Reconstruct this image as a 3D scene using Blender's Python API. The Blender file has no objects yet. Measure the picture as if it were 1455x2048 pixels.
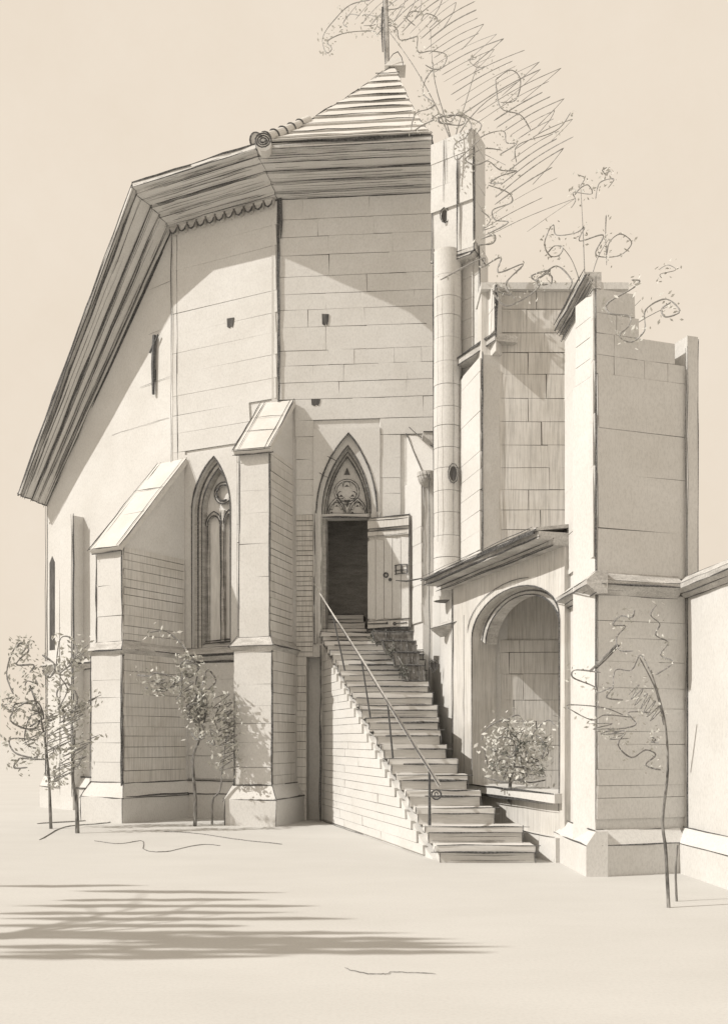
import bpy, math, random
from mathutils import Vector, Matrix
random.seed(7)
R_ = random.random
def U(a, b): return a + (b - a) * random.random()

# ------------------------------------------------------------------ camera, sky, sun
scn = bpy.context.scene
col = scn.collection
EYE = 1.5; FPX = 2000.0; CX = 727.5; HOR = 1480.0
cam_d = bpy.data.cameras.new('camera'); cam = bpy.data.objects.new('camera', cam_d); col.objects.link(cam)
cam.location = (0, 0, EYE); cam.rotation_euler = (math.pi / 2, 0, 0)
cam_d.sensor_fit = 'VERTICAL'; cam_d.sensor_height = 36; cam_d.lens = 36 * FPX / 2048
cam_d.shift_y = (HOR - 1024) / 2048
cam_d.clip_start = 0.1; cam_d.clip_end = 5000
scn.camera = cam

SUN = Vector((3.6, 1.05, -3.3)).normalized()          # the way the light travels
w = bpy.data.worlds.new('World'); scn.world = w; w.use_nodes = True
nt = w.node_tree; bg = nt.nodes['Background']
nz = nt.nodes.new('ShaderNodeTexNoise'); nz.inputs['Scale'].default_value = 6; nz.inputs['Detail'].default_value = 12; nz.inputs['Roughness'].default_value = .72
tc = nt.nodes.new('ShaderNodeTexCoord'); nt.links.new(tc.outputs['Generated'], nz.inputs['Vector'])
rp = nt.nodes.new('ShaderNodeValToRGB')
rp.color_ramp.elements[0].position = .3; rp.color_ramp.elements[0].color = (.825, .715, .585, 1)
rp.color_ramp.elements[1].position = .7; rp.color_ramp.elements[1].color = (.865, .76, .635, 1)
nt.links.new(nz.outputs['Fac'], rp.inputs['Fac']); nt.links.new(rp.outputs['Color'], bg.inputs['Color'])
bg.inputs['Strength'].default_value = 1.0
sd = bpy.data.lights.new('sun', 'SUN'); sd.energy = 4.2; sd.angle = math.radians(0.5); sd.color = (1, .955, .89)
so = bpy.data.objects.new('sun', sd); col.objects.link(so)
so.rotation_euler = SUN.to_track_quat('-Z', 'Y').to_euler(); so.location = (-20, -6, 20)
scn.view_settings.view_transform = 'Standard'; scn.view_settings.look = 'None'
scn.view_settings.exposure = 0; scn.view_settings.gamma = 1; scn.view_settings.use_curve_mapping = False

# ------------------------------------------------------------------ materials
def mat(name, c1, c2=None, scale=(1, 1, 1), lo=.35, hi=.65, rough=.9, bump=0, detail=6, spec=.15, grain=None):
    m = bpy.data.materials.new(name); m.use_nodes = True
    t = m.node_tree; b = t.nodes['Principled BSDF']
    b.inputs['Roughness'].default_value = rough; b.inputs['Specular IOR Level'].default_value = spec
    if c2 is None:
        b.inputs['Base Color'].default_value = (*c1, 1); c2 = c1
    g = t.nodes.new('ShaderNodeNewGeometry'); mp = t.nodes.new('ShaderNodeMapping'); n = t.nodes.new('ShaderNodeTexNoise')
    mp.inputs['Scale'].default_value = scale; n.inputs['Scale'].default_value = 1; n.inputs['Detail'].default_value = detail
    n.inputs['Roughness'].default_value = .65
    t.links.new(g.outputs['Position'], mp.inputs['Vector']); t.links.new(mp.outputs['Vector'], n.inputs['Vector'])
    r = t.nodes.new('ShaderNodeValToRGB')
    r.color_ramp.elements[0].position = lo; r.color_ramp.elements[0].color = (*c1, 1)
    r.color_ramp.elements[1].position = hi; r.color_ramp.elements[1].color = (*c2, 1)
    t.links.new(n.outputs['Fac'], r.inputs['Fac']); out = r.outputs['Color']
    if grain:                                             # a second, even, fine grain all over the thing
        mp2 = t.nodes.new('ShaderNodeMapping'); n2 = t.nodes.new('ShaderNodeTexNoise'); mp2.inputs['Scale'].default_value = grain[0]
        n2.inputs['Scale'].default_value = 1; n2.inputs['Detail'].default_value = 4; n2.inputs['Roughness'].default_value = .75
        t.links.new(g.outputs['Position'], mp2.inputs['Vector']); t.links.new(mp2.outputs['Vector'], n2.inputs['Vector'])
        r2 = t.nodes.new('ShaderNodeValToRGB'); v = grain[1]
        r2.color_ramp.elements[0].position = .36; r2.color_ramp.elements[0].color = (v, v, v, 1)
        r2.color_ramp.elements[1].position = .56; r2.color_ramp.elements[1].color = (1, 1, 1, 1)
        mx = t.nodes.new('ShaderNodeMix'); mx.data_type = 'RGBA'; mx.blend_type = 'MULTIPLY'; mx.inputs['Factor'].default_value = 1
        t.links.new(n2.outputs['Fac'], r2.inputs['Fac']); t.links.new(out, mx.inputs['A']); t.links.new(r2.outputs['Color'], mx.inputs['B'])
        out = mx.outputs['Result']
    t.links.new(out, b.inputs['Base Color'])
    if bump:
        bp = t.nodes.new('ShaderNodeBump'); bp.inputs['Strength'].default_value = bump; bp.inputs['Distance'].default_value = .02
        t.links.new(n.outputs['Fac'], bp.inputs['Height']); t.links.new(bp.outputs['Normal'], b.inputs['Normal'])
    return m
M = {}
M['stone'] = mat('pale_limewashed_stone', (.58, .568, .545), (.635, .627, .61), (.9, .9, 1.1), grain=((46, 46, 22), .87), bump=.1)
M['stone_hatched'] = mat('pale_hatch_shaded_stone', (.55, .53, .495), (.63, .615, .59), (1.2, 1.2, 1.6), grain=((44, 44, 1.8), .74), bump=.1)  # vertical streaks paint the hatched shade of shaded faces into the colour
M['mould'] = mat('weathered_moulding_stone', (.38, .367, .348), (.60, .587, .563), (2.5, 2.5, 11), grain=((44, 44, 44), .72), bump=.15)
M['tread'] = mat('worn_step_stone', (.56, .545, .52), (.65, .64, .62), (2, 2, 5), grain=((5, 30, 70), .88), bump=.1)
M['mortar'] = mat('dark_joint', (.09, .088, .085), (.22, .215, .21), (9, 9, 9))
M['line'] = mat('graphite_line', (.03, .03, .032), (.24, .237, .232), (48, 48, 48), lo=.38, hi=.72, rough=.7)
M['soft'] = mat('soft_graphite_line', (.13, .127, .125), (.38, .372, .36), (48, 48, 48), lo=.38, hi=.7, rough=.7)
M['faint'] = mat('faint_graphite_line', (.24, .235, .228), (.46, .45, .435), (48, 48, 48), lo=.38, hi=.7, rough=.7)
M['faintleaf'] = mat('budding_leaf', (.47, .465, .43), (.62, .61, .575), (9, 9, 9))
M['dark'] = mat('painted_hole_dark', (.05, .048, .047), (.14, .137, .133), (34, 34, 3))  # flat plates in place of holes, their shade painted as colour
M['wood'] = mat('bleached_oak_boards', (.53, .512, .48), (.62, .605, .58), (30, 30, 1.2), grain=((70, 70, 2), .82))
M['iron'] = mat('old_iron', (.05, .05, .052), (.14, .14, .14), (30, 30, 30), rough=.6)
M['glass'] = mat('leaded_pale_glass', (.60, .59, .57), (.76, .75, .73), (12, 12, 2), rough=.3, spec=.3)
M['tile'] = mat('pale_roof_tile', (.57, .552, .52), (.64, .627, .605), (2, 2, 2), grain=((40, 40, 40), .9))
M['ground'] = mat('pale_trodden_ground', (.495, .486, .466), (.527, .519, .50), (.5, 1.0, 1), grain=((40, 40, 40), .93), bump=.06)
M['leaf'] = mat('young_pale_leaf', (.34, .34, .31), (.58, .57, .53), (9, 9, 9))
M['leafdark'] = mat('shade_streak_leaf', (.06, .065, .058), (.24, .24, .22), (9, 9, 9))
M['shaded_stone'] = mat('shade_darkened_stone', (.09, .087, .083), (.30, .29, .275), (14, 14, 5), lo=.3, hi=.7)  # shade under the door leaf put into the colour
M['bark'] = mat('grey_bark', (.07, .068, .065), (.30, .293, .28), (24, 24, 6))

# ------------------------------------------------------------------ helpers
def dirpx(px, py): return Vector(((px - CX) / FPX, 1.0, (HOR - py) / FPX))
def at(px, py, Y): return Vector((0, 0, EYE)) + dirpx(px, py) * Y
def xat(px, Y): return (px - CX) / FPX * Y
def zat(py, Y): return EYE + (HOR - py) / FPX * Y
class Frame:                                              # an upright plane: s along it, d out of it, z up
    def __init__(s, o, e):
        s.o = Vector((o[0], o[1])); v = Vector((e[0], e[1])) - s.o
        s.L = v.length; s.t = v / s.L; s.n = Vector((s.t.y, -s.t.x))
    def P(s, a, d, z):
        q = s.o + s.t * a + s.n * d; return Vector((q.x, q.y, z))
    def hit(s, px, py):
        d = dirpx(px, py); k = (s.o.x * s.n.x + s.o.y * s.n.y) / (d.x * s.n.x + d.y * s.n.y)
        q = Vector((d.x * k, d.y * k)); return ((q - s.o).dot(s.t), EYE + d.z * k)
    def S(s, px): return s.hit(px, HOR)[0]
class MB:
    def __init__(s): s.v = []; s.f = []; s.m = []
    def face(s, pts, m=0):
        b = len(s.v); s.v += [tuple(p) for p in pts]; s.f.append(tuple(range(b, b + len(pts)))); s.m.append(m)
    def solid(s, bot, top, m=0):
        n = len(bot); b = len(s.v); s.v += [tuple(p) for p in bot] + [tuple(p) for p in top]
        s.f.append(tuple(b + i for i in reversed(range(n)))); s.f.append(tuple(b + n + i for i in range(n))); s.m += [m, m]
        for i in range(n):
            j = (i + 1) % n; s.f.append((b + i, b + j, b + n + j, b + n + i)); s.m.append(m)
    def fbox(s, F, a0, a1, d0, d1, z0, z1, m=0):
        s.solid([F.P(a0, d1, z0), F.P(a1, d1, z0), F.P(a1, d0, z0), F.P(a0, d0, z0)], [F.P(a0, d1, z1), F.P(a1, d1, z1), F.P(a1, d0, z1), F.P(a0, d0, z1)], m)
    def tube(s, pts, rad, m=0, n=5, cap=True):
        pts = [Vector(p) for p in pts]; k = len(pts)
        if not hasattr(rad, '__len__'): rad = [rad] * k
        b = len(s.v); up = Vector((.31, .2, .93))
        for i, p in enumerate(pts):
            d = (pts[min(i + 1, k - 1)] - pts[max(i - 1, 0)])
            d = d.normalized() if d.length > 1e-9 else Vector((0, 0, 1))
            u = d.cross(up); u = d.cross(Vector((1, 0, 0))) if u.length < .05 else u
            u.normalize(); v = d.cross(u)
            for j in range(n):
                a = 2 * math.pi * j / n; s.v.append(tuple(p + (u * math.cos(a) + v * math.sin(a)) * rad[i]))
        for i in range(k - 1):
            for j in range(n):
                q = (j + 1) % n; s.f.append((b + i * n + j, b + i * n + q, b + (i + 1) * n + q, b + (i + 1) * n + j)); s.m.append(m)
        if cap:
            s.f.append(tuple(b + j for j in range(n))); s.f.append(tuple(b + (k - 1) * n + j for j in reversed(range(n)))); s.m += [m, m]
    def line(s, a, b, wt=.8, m=1, over=.05, wob=.9, rep=1, brk=0):   # a drawn arris: weight in picture points
        a = Vector(a); b = Vector(b)
        for r in range(rep):
            d = b - a; L = d.length
            if L < 1e-4: return
            u = d / L; px = 1.6 * max(2., (a.y + b.y) / 2) / 1000
            p = a - u * U(-.4, 1) * over; q = b + u * U(-.4, 1) * over
            k = max(3, min(12, int(L / .35) + 2)); j = wob * px * .5
            off = Vector((U(-j, j), U(-j, j), U(-j, j))) * (1.6 if r else 1)
            pts = []; rad = []; ww = wt * U(.8, 1.15) * (.6 if r else 1); ph = U(0, 6)
            for i in range(k):
                f = i / (k - 1); pts.append(p.lerp(q, f) + off + Vector((U(-j, j), U(-j, j), U(-j, j))) * .6)
                rad.append(.5 * ww * px * (.75 + .3 * math.sin(ph + f * 5) + U(-.12, .12)) * (.55 if i in (0, k - 1) else 1))
            s.tube(pts, rad, m, 4)
    def poly(s, pts, wt=.8, m=1, closed=False, **k):
        for i in range(len(pts) - (0 if closed else 1)): s.line(pts[i], pts[(i + 1) % len(pts)], wt, m, over=.0, wob=.25, **k)
    def curve(s, pts, wt=.8, m=1):
        px = 1.5 * max(2., sum(p.y for p in pts) / len(pts)) / 1000
        s.tube(pts, [.5 * wt * px * U(.75, 1.2) * (.5 if i in (0, len(pts) - 1) else 1) for i in range(len(pts))], m, 4)
    def build(s, name, mats, parent=None, smooth=False, off=None):
        o = off if off is not None else root_loc(parent)
        me = bpy.data.meshes.new(name); me.from_pydata([(x - o[0], y - o[1], z - o[2]) for x, y, z in s.v], [], s.f)
        for m in mats: me.materials.append(M[m])
        me.polygons.foreach_set('material_index', s.m)
        if smooth: me.polygons.foreach_set('use_smooth', [True] * len(me.polygons))
        me.update(); ob = bpy.data.objects.new(name, me); col.objects.link(ob); ob.parent = parent
        return ob
def smooth(pts, n=6):
    P = [pts[0]] + list(pts) + [pts[-1]]; out = []
    for i in range(1, len(P) - 2):
        for k in range(n):
            t = k / n; a, b_, c, d = P[i - 1], P[i], P[i + 1], P[i + 2]
            out.append(.5 * ((2 * b_) + (c - a) * t + (2 * a - 5 * b_ + 4 * c - d) * t * t + (3 * b_ - a - 3 * c + d) * t ** 3))
    out.append(P[-2]); return out
def root_loc(p):
    while p is not None and p.parent is not None: p = p.parent
    return tuple(p.location) if p is not None else (0, 0, 0)
def thing(name, label, cat, loc, group=None):
    o = bpy.data.objects.new(name, None); col.objects.link(o); o.location = loc; o.empty_display_size = .3
    o['label'] = label; o['category'] = cat
    if group: o['group'] = group
    return o
def tag(o, label, cat, group=None, kind=None):
    if label: o['label'] = label
    if cat: o['category'] = cat
    if group: o['group'] = group
    if kind: o['kind'] = kind
    return o
# stones: one shared block, slightly uneven, placed by matrix
def unit_block(k, mname):
    rr = random.Random(k); me = bpy.data.meshes.new('stone_block')
    e = lambda: rr.uniform(-.012, .012)
    v = [(x + e(), y, z + e() * 1.5) for y in (0, 1) for x, z in ((0, 0), (1, 0), (1, 1), (0, 1))]
    me.from_pydata(v, [], [(0, 3, 2, 1), (4, 5, 6, 7), (0, 1, 5, 4), (1, 2, 6, 5), (2, 3, 7, 6), (3, 0, 4, 7)])
    me.materials.append(M[mname]); me.update(); return me
BL = {m: [unit_block(k, m) for k in range(6)] for m in ('stone', 'stone_hatched')}
def stone(F, a0, a1, d0, d1, z0, z1, parent, name='stone', m=None):
    m = m or 'stone'
    ob = bpy.data.objects.new(name, random.choice(BL[m])); col.objects.link(ob); ob.parent = parent
    o = Vector(root_loc(parent)); p = F.P(a0, d0, z0) - o
    t = Vector((F.t.x, F.t.y, 0)); n = Vector((F.n.x, F.n.y, 0)); tilt = U(-.0022, .0022)
    t = (t + Vector((0, 0, tilt))) * (a1 - a0)
    ob.matrix_local = Matrix((( t.x, n.x * (d1 - d0), 0, p.x), (t.y, n.y * (d1 - d0), 0, p.y), (t.z, 0, z1 - z0, p.z), (0, 0, 0, 1)))
    return ob
def clad(F, a0, a1, z0, z1, hs, ws, gaps, parent, holes=(), thick=.03, base=0.0, m=None, name='stone', vprob=1.0):
    """courses of single stones over a wall, joints open to a dark bed; hs, ws, gaps are (min, max)"""
    b = MB(); b.fbox(F, a0 + .01, a1 - .01, base - .01, base + .004, z0 + .01, z1 - .01) if not holes else None
    z = z0; first = True
    while z < z1 - .02:
        h = U(*hs); h = z1 - z if z1 - z - h < hs[0] * .6 else h
        g = U(*gaps); zt = z + h
        cuts = [(max(a0, q[0]), min(a1, q[1])) for q in holes if q[2] < zt - .01 and q[3] > z + .01 and q[1] > a0 and q[0] < a1]
        segs = [(a0, a1)]
        for c in cuts:
            ns = []
            for sg in segs:
                if c[1] <= sg[0] or c[0] >= sg[1]: ns.append(sg); continue
                if c[0] > sg[0] + .03: ns.append((sg[0], c[0]))
                if c[1] < sg[1] - .03: ns.append((c[1], sg[1]))
            segs = ns
        for sg in segs:
            if holes: b.fbox(F, sg[0] + .008, sg[1] - .008, base - .01, base + .004, z - .004, zt + .004)
            x = sg[0]
            while x < sg[1] - .01:
                L = U(*ws); L = sg[1] - x if sg[1] - x - L < ws[0] * .5 else L
                gv = U(*gaps) * (1 if R_() < vprob else .15)
                stone(F, x, min(x + L, sg[1]) - (gv if x + L < sg[1] - .01 else 0), base + .002, base + thick + U(-.004, .004), z + g / 2, zt - g / 2, parent, name, m)
                x += L
        z = zt
    b.build('joint_bed', ['mortar'], parent)

# ------------------------------------------------------------------ plan of the place
A = (xat(556, 18.7), 18.7); Rr = (xat(868, 18.45), 18.45); B = (xat(345, 19.8), 19.8); C = (xat(94, 22.5), 22.5)
F1 = Frame(A, Rr); F2 = Frame(B, A); F3 = Frame(C, B)
ZT = 11.60                                               # top of the chapel wall
ZC = zat(1012, 22.5)                                      # wall top where the raking verge ends
F1e = F1.L + .5

# ------------------------------------------------------------------ ground
b = MB(); N = 26
for i in range(N):
    for j in range(N):
        x0, x1 = -30 + 60 * i / N, -30 + 60 * (i + 1) / N; y0, y1 = -8 + 60 * j / N, -8 + 60 * (j + 1) / N
        b.face([(x0, y0, 0), (x1, y0, 0), (x1, y1, 0), (x0, y1, 0)])
for x0, x1, y0, y1 in ((-2500, -30, -2500, 2500), (30, 2500, -2500, 2500), (-30, 30, 52, 2500), (-30, 30, -2500, -8)):
    b.face([(x0, y0, 0), (x1, y0, 0), (x1, y1, 0), (x0, y1, 0)])
g = b.build('ground', ['ground']); tag(g, None, None, kind='structure')
def gpt(px, py): return at(px, py, EYE * FPX / (py - HOR)) + Vector((0, 0, .006))
b = MB()
for pts, wt in (([(190, 1682), (240, 1688), (284, 1682), (290, 1700), (330, 1704), (400, 1690), (440, 1692)], .55),
                ([(325, 1663), (400, 1668), (480, 1680), (565, 1689)], .7), ([(80, 1680), (130, 1655), (200, 1648), (225, 1645)], .9),
                ([(75, 1648), (200, 1640), (320, 1626), (390, 1622), (440, 1630), (480, 1640)], 1.0),
                ([(640, 1640), (700, 1662), (780, 1682), (868, 1703)], .7), ([(650, 1634), (720, 1650), (840, 1690)], .5),
                ([(690, 1938), (715, 1944), (760, 1950), (790, 1946), (870, 1950)], .6), ([(470, 1640), (560, 1634), (620, 1632)], .8)):
    q = []
    for i in range(len(pts) - 1):
        for k in range(4):
            f = k / 4; q.append(gpt(pts[i][0] + (pts[i + 1][0] - pts[i][0]) * f, pts[i][1] + (pts[i + 1][1] - pts[i][1]) * f))
    q = smooth([gpt(*p) for p in pts], 6); b.curve([p + Vector((U(-.01, .01), U(-.02, .02), 0)) for p in q], wt, 0)
tag(b.build('path_edge', ['soft']), None, None, kind='structure')

# ------------------------------------------------------------------ chapel
chapel = thing('chapel', 'tall pale gothic chapel with raking verge, buttresses and pointed doorway', 'chapel', (A[0], A[1] + 2, 0))
def ptarch(sl, sr, sm, zs, za, n=9):
    """left foot up to the apex and down to the right foot"""
    out = []
    a = sm - sl; h = za - zs; r = (a * a + h * h) / (2 * a); c = sl + r; th = math.asin(min(1, h / r))
    if r < h: th = math.atan2(h, -(c - sm) if False else (c - sm)); th = math.pi - math.atan2(h, -(c - sm))
    for i in range(n + 1):
        q = math.pi - th * i / n if r >= a else 0; out.append((c + r * math.cos(q), zs + r * math.sin(q)))
    a = sr - sm; r = (a * a + h * h) / (2 * a); c = sr - r; th = math.asin(min(1, h / r))
    for i in range(n, -1, -1):
        q = th * i / n; out.append((c + r * math.cos(q), zs + r * math.sin(q)))
    out[n] = (sm, za); out.pop(n + 1); return out
def arch_panel(b, F, s0, s1, z0, z1, curve, d0, d1, m=0):
    n = len(curve) // 2; Lc = curve[:n + 1]; Rc = curve[n:][::-1]
    Lc = [(Lc[0][0], z0)] + Lc; Rc = [(Rc[0][0], z0)] + Rc
    for d in (d1, d0):
        for i in range(len(Lc) - 1):
            b.face([F.P(s0, d, Lc[i][1]), F.P(Lc[i][0], d, Lc[i][1]), F.P(Lc[i + 1][0], d, Lc[i + 1][1]), F.P(s0, d, Lc[i + 1][1])], m)
            b.face([F.P(Rc[i][0], d, Rc[i][1]), F.P(s1, d, Rc[i][1]), F.P(s1, d, Rc[i + 1][1]), F.P(Rc[i + 1][0], d, Rc[i + 1][1])], m)
        b.face([F.P(s0, d, Lc[-1][1]), F.P(Lc[-1][0], d, Lc[-1][1]), F.P(s1, d, Lc[-1][1]), F.P(s1, d, z1), F.P(s0, d, z1)], m)
    for c in (Lc, Rc):
        for i in range(len(c) - 1):
            b.face([F.P(c[i][0], d1, c[i][1]), F.P(c[i][0], d0, c[i][1]), F.P(c[i + 1][0], d0, c[i + 1][1]), F.P(c[i + 1][0], d1, c[i + 1][1])], m)
    b.face([F.P(s0, d1, z1), F.P(s1, d1, z1), F.P(s1, d0, z1), F.P(s0, d0, z1)], m)
    for sx in (s0, s1): b.face([F.P(sx, d1, z0), F.P(sx, d0, z0), F.P(sx, d0, z1), F.P(sx, d1, z1)], m)
def band(b, F, ci, co, d0, d1, m=0):
    for i in range(len(ci) - 1):
        p = [F.P(ci[i][0], d1, ci[i][1]), F.P(co[i][0], d1, co[i][1]), F.P(co[i + 1][0], d1, co[i + 1][1]), F.P(ci[i + 1][0], d1, ci[i + 1][1])]
        q = [F.P(ci[i][0], d0, ci[i][1]), F.P(co[i][0], d0, co[i][1]), F.P(co[i + 1][0], d0, co[i + 1][1]), F.P(ci[i + 1][0], d0, ci[i + 1][1])]
        b.face(p, m); b.face([p[0], p[3], q[3], q[0]], m); b.face([p[1], q[1], q[2], p[2]], m)
def arc(sc, zc, r, a0=0, a1=360, n=20): return [(sc + r * math.cos(math.radians(a0 + (a1 - a0) * i / n)), zc + r * math.sin(math.radians(a0 + (a1 - a0) * i / n))) for i in range(n + 1)]
def ring(b, F, sc, zc, r0, r1, d0, d1, a0=0, a1=360, n=20, m=0): band(b, F, arc(sc, zc, r0, a0, a1, n), arc(sc, zc, r1, a0, a1, n), d0, d1, m)
def crv(b, F, c, d, wt, m=1): b.curve([F.P(x, d, z) for x, z in c], wt, m)

# door wall -------------------------------------------------------
def h1(px, py): return F1.hit(px, py)
dz0 = 3.3
dr = (F1.S(627), F1.S(760), dz0, h1(697, 857)[1])         # block that holds the doorway
b = MB()
gs = F1.S(613); b.fbox(F1, -.12, gs, -.6, 0, 0, ZT); b.fbox(F1, gs, dr[0], -.6, 0, 3.05, ZT); b.fbox(F1, dr[1], F1e, -.6, 0, 0, ZT)
b.fbox(F1, F1.S(641), dr[1], -.6, 0, 0, dz0); b.fbox(F1, gs - .1, F1.S(660), -.5, -.3, 0, 3.3); b.fbox(F1, dr[0], F1.S(641), -.6, 0, 3.05, dz0); b.fbox(F1, dr[0], dr[1], -.6, 0, dr[3], ZT)
for k in range(2): b.line(F1.P(.02, .04, 7.7), F1.P(.01, .04, ZT), 1.1, rep=2)
b.line(F1.P(.05, .04, 10.9), F1.P(.05, .04, 11.8), 1.9)
wall1 = b.build('wall', ['stone', 'line'], chapel); wall1['label'] = 'door wall with single stone courses'
bz = 7.75
clad(F1, .0, F1e - .05, bz - .6, ZT - .02, (.26, .44), (.45, 1.25), (.004, .014), wall1, m='stone', vprob=.6,
     holes=[dr, (-1, .33, 0, bz - .05)])
clad(F1, .34, F1e - .05, 5.7, bz - .6, (.26, .4), (.45, 1.1), (.003, .009), wall1, m='stone', holes=[dr, (F1.S(800), 9, 0, 9)], vprob=.5)
clad(F1, .34, dr[0] - .01, 3.05, 5.7, (.085, .11), (.5, .6), (.009, .014), wall1, m='stone_hatched', vprob=.2)  # close courses and streaks carry the hatched shade beside the door
clad(F1, .34, gs, 0, 3.05, (.11, .2), (.5, .6), (.006, .011), wall1, m='stone_hatched', vprob=.2)
clad(F1, dr[1] + .01, F1.S(800), 3.4, 5.7, (.25, .33), (.5, .6), (.004, .009), wall1, vprob=.2)
# putlog holes: dark plates on the stones, the hollow's shade put into the colour
for F, px, py, wd, hg, par in ((F1, 651, 641, .13, .22, 0), (F1, 632, 806, .17, .13, 0), (F2, 463, 647, .16, .19, 1)):
    s_, z_ = F.hit(px, py); b = MB(); q = [(-.5, .5), (.5, .45), (.42, -.1), (.25, -.5), (.05, -.3), (-.12, -.5), (-.45, -.35)]
    pts = [(s_ + x * wd, z_ + y * hg) for x, y in q]
    b.solid([F.P(x, .043, z) for x, z in pts], [F.P(x, .0, z) for x, z in pts]); b.build('putlog_hole_shade_plate', ['dark'], chapel)
# doorway
zsp = h1(640, 1028)[1]
co = ptarch(F1.S(633), F1.S(754), F1.S(697), zsp, h1(697, 868)[1]); cm = ptarch(F1.S(643), F1.S(741), F1.S(695), zsp, h1(695, 890)[1])
ci = ptarch(F1.S(651), F1.S(733), F1.S(692), zsp, h1(692, 908)[1])
b = MB(); arch_panel(b, F1, dr[0] + .002, dr[1] - .002, dr[2], dr[3] - .002, co, -.3, .05)
def foot(c, z=dz0): return [(c[0][0], z)] + c + [(c[-1][0], z)]
crv(b, F1, co, .055, 1.2); crv(b, F1, [(x + U(-.012, .012), z + U(0, .02)) for x, z in co], .06, .7)
b.line(F1.P(dr[0] + .03, .055, dz0), F1.P(dr[0] + .03, .055, zsp), .8, rep=2)
b.line(F1.P(co[-1][0], .055, dz0 + 1.9), F1.P(co[-1][0], .055, zsp), .7)
for f, g_ in ((4, 6), (6, 7)):
    p = co[f]; b.line(F1.P(p[0] - .06, .06, p[1] + .03), F1.P(p[0] + .12, .06, p[1] - .07), .9, over=0)
b.build('doorway_surround', ['stone', 'line'], chapel)
b = MB(); band(b, F1, foot(cm), foot(co), -.3, -.03); crv(b, F1, cm, -.024, 1.0)
b.line(F1.P(cm[0][0], -.02, dz0), F1.P(cm[0][0], -.02, zsp), .8); b.line(F1.P(cm[-1][0], -.02, dz0), F1.P(cm[-1][0], -.02, zsp), .7)
b.build('arch_moulding', ['stone', 'line'], chapel)
b = MB(); band(b, F1, foot(ci), foot(cm), -.36, -.17); crv(b, F1, ci, -.165, 1.0); crv(b, F1, [(x * .5 + y[0] * .5, z * .5 + y[1] * .5) for (x, z), y in zip(ci, cm)], -.165, .7)
b.line(F1.P(ci[0][0], -.16, dz0), F1.P(ci[0][0], -.16, zsp), .8); b.line(F1.P(ci[-1][0], -.16, dz0), F1.P(ci[-1][0], -.16, zsp), .8)
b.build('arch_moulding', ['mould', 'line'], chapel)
# tympanum with pierced trefoils, lintel
b = MB(); cc = [(ci[0][0], zsp)] + ci[1:-1] + [(ci[-1][0], zsp)]
b.solid([F1.P(x, -.26, z) for x, z in cc], [F1.P(x, -.34, z) for x, z in cc])
tym = b.build('tympanum', ['stone'], chapel)
sc = F1.S(690.5); zc = h1(690, 975)[1]
def trefoil(F, sc, zc, r, nm, lobes=(90, 210, 330), d=-.24):
    b = MB()
    for a in lobes:
        x = sc + r * .62 * math.cos(math.radians(a)); z = zc + r * .62 * math.sin(math.radians(a))
        ring(b, F, x, z, r * .34, r * .48, d - .03, d, a - 125, a + 125, 12); crv(b, F, arc(x, z, r * .36, a - 120, a + 120, 10), d + .004, .55)
        if R_() < .8: b.solid([F.P(x + q[0] * r * .2, d - .012, z + q[1] * r * .2 - r * .12) for q in ((-1, 0), (1, 0), (0, 1))], [F.P(x + q[0] * r * .2, d - .02, z + q[1] * r * .2 - r * .12) for q in ((-1, 0), (1, 0), (0, 1))], 2)
    return b.build(nm, ['stone', 'line', 'dark'], tym)
trefoil(F1, sc, zc - .02, .20, 'trefoil')
b = MB(); ring(b, F1, sc, zc - .02, .205, .235, -.28, -.235); crv(b, F1, arc(sc, zc - .02, .235), -.232, .5); crv(b, F1, arc(sc, zc - .02, .2), -.232, .5)
b.build('tracery_ring', ['stone', 'line'], tym)
for px in (670, 712):
    s_ = F1.S(px); zz = h1(px, 1026)[1]
    trefoil(F1, s_, zz + .10, .16, 'trefoil', (90, 195, 345))
    b = MB(); c_ = ptarch(s_ - .18, s_ + .18, s_, zz, zz + .34, 6); c2 = ptarch(s_ - .155, s_ + .155, s_, zz, zz + .29, 6)
    band(b, F1, c2, c_, -.28, -.232); crv(b, F1, c_, -.228, .6); crv(b, F1, c2, -.228, .5); b.build('cusped_arch', ['stone', 'line'], tym)
for cx, cy, q in ((691, 999, ((-1, .6), (1, .6), (0, -1))), (691, 937, ((-.9, -.6), (.9, -.6), (0, 1))), (672, 985, ((-.4, -.2), (.3, -.2), (0, .5)))):
    s_, z_ = h1(cx, cy); p = [(s_ + x * .06, z_ + y * .08) for x, y in q]
    b = MB(); b.solid([F1.P(x, -.235, z) for x, z in p], [F1.P(x, -.27, z) for x, z in p]); b.build('tracery_piercing_shade_plate', ['dark'], tym)
b = MB(); b.fbox(F1, F1.S(640), F1.S(738), -.34, -.10, zsp - .06, zsp + .02); b.line(F1.P(F1.S(640), -.09, zsp - .05), F1.P(F1.S(738), -.09, zsp - .06), 1.6)
b.line(F1.P(F1.S(640), -.09, zsp + .02), F1.P(F1.S(738), -.09, zsp + .01), .5); b.build('lintel', ['stone', 'line'], chapel)
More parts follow.
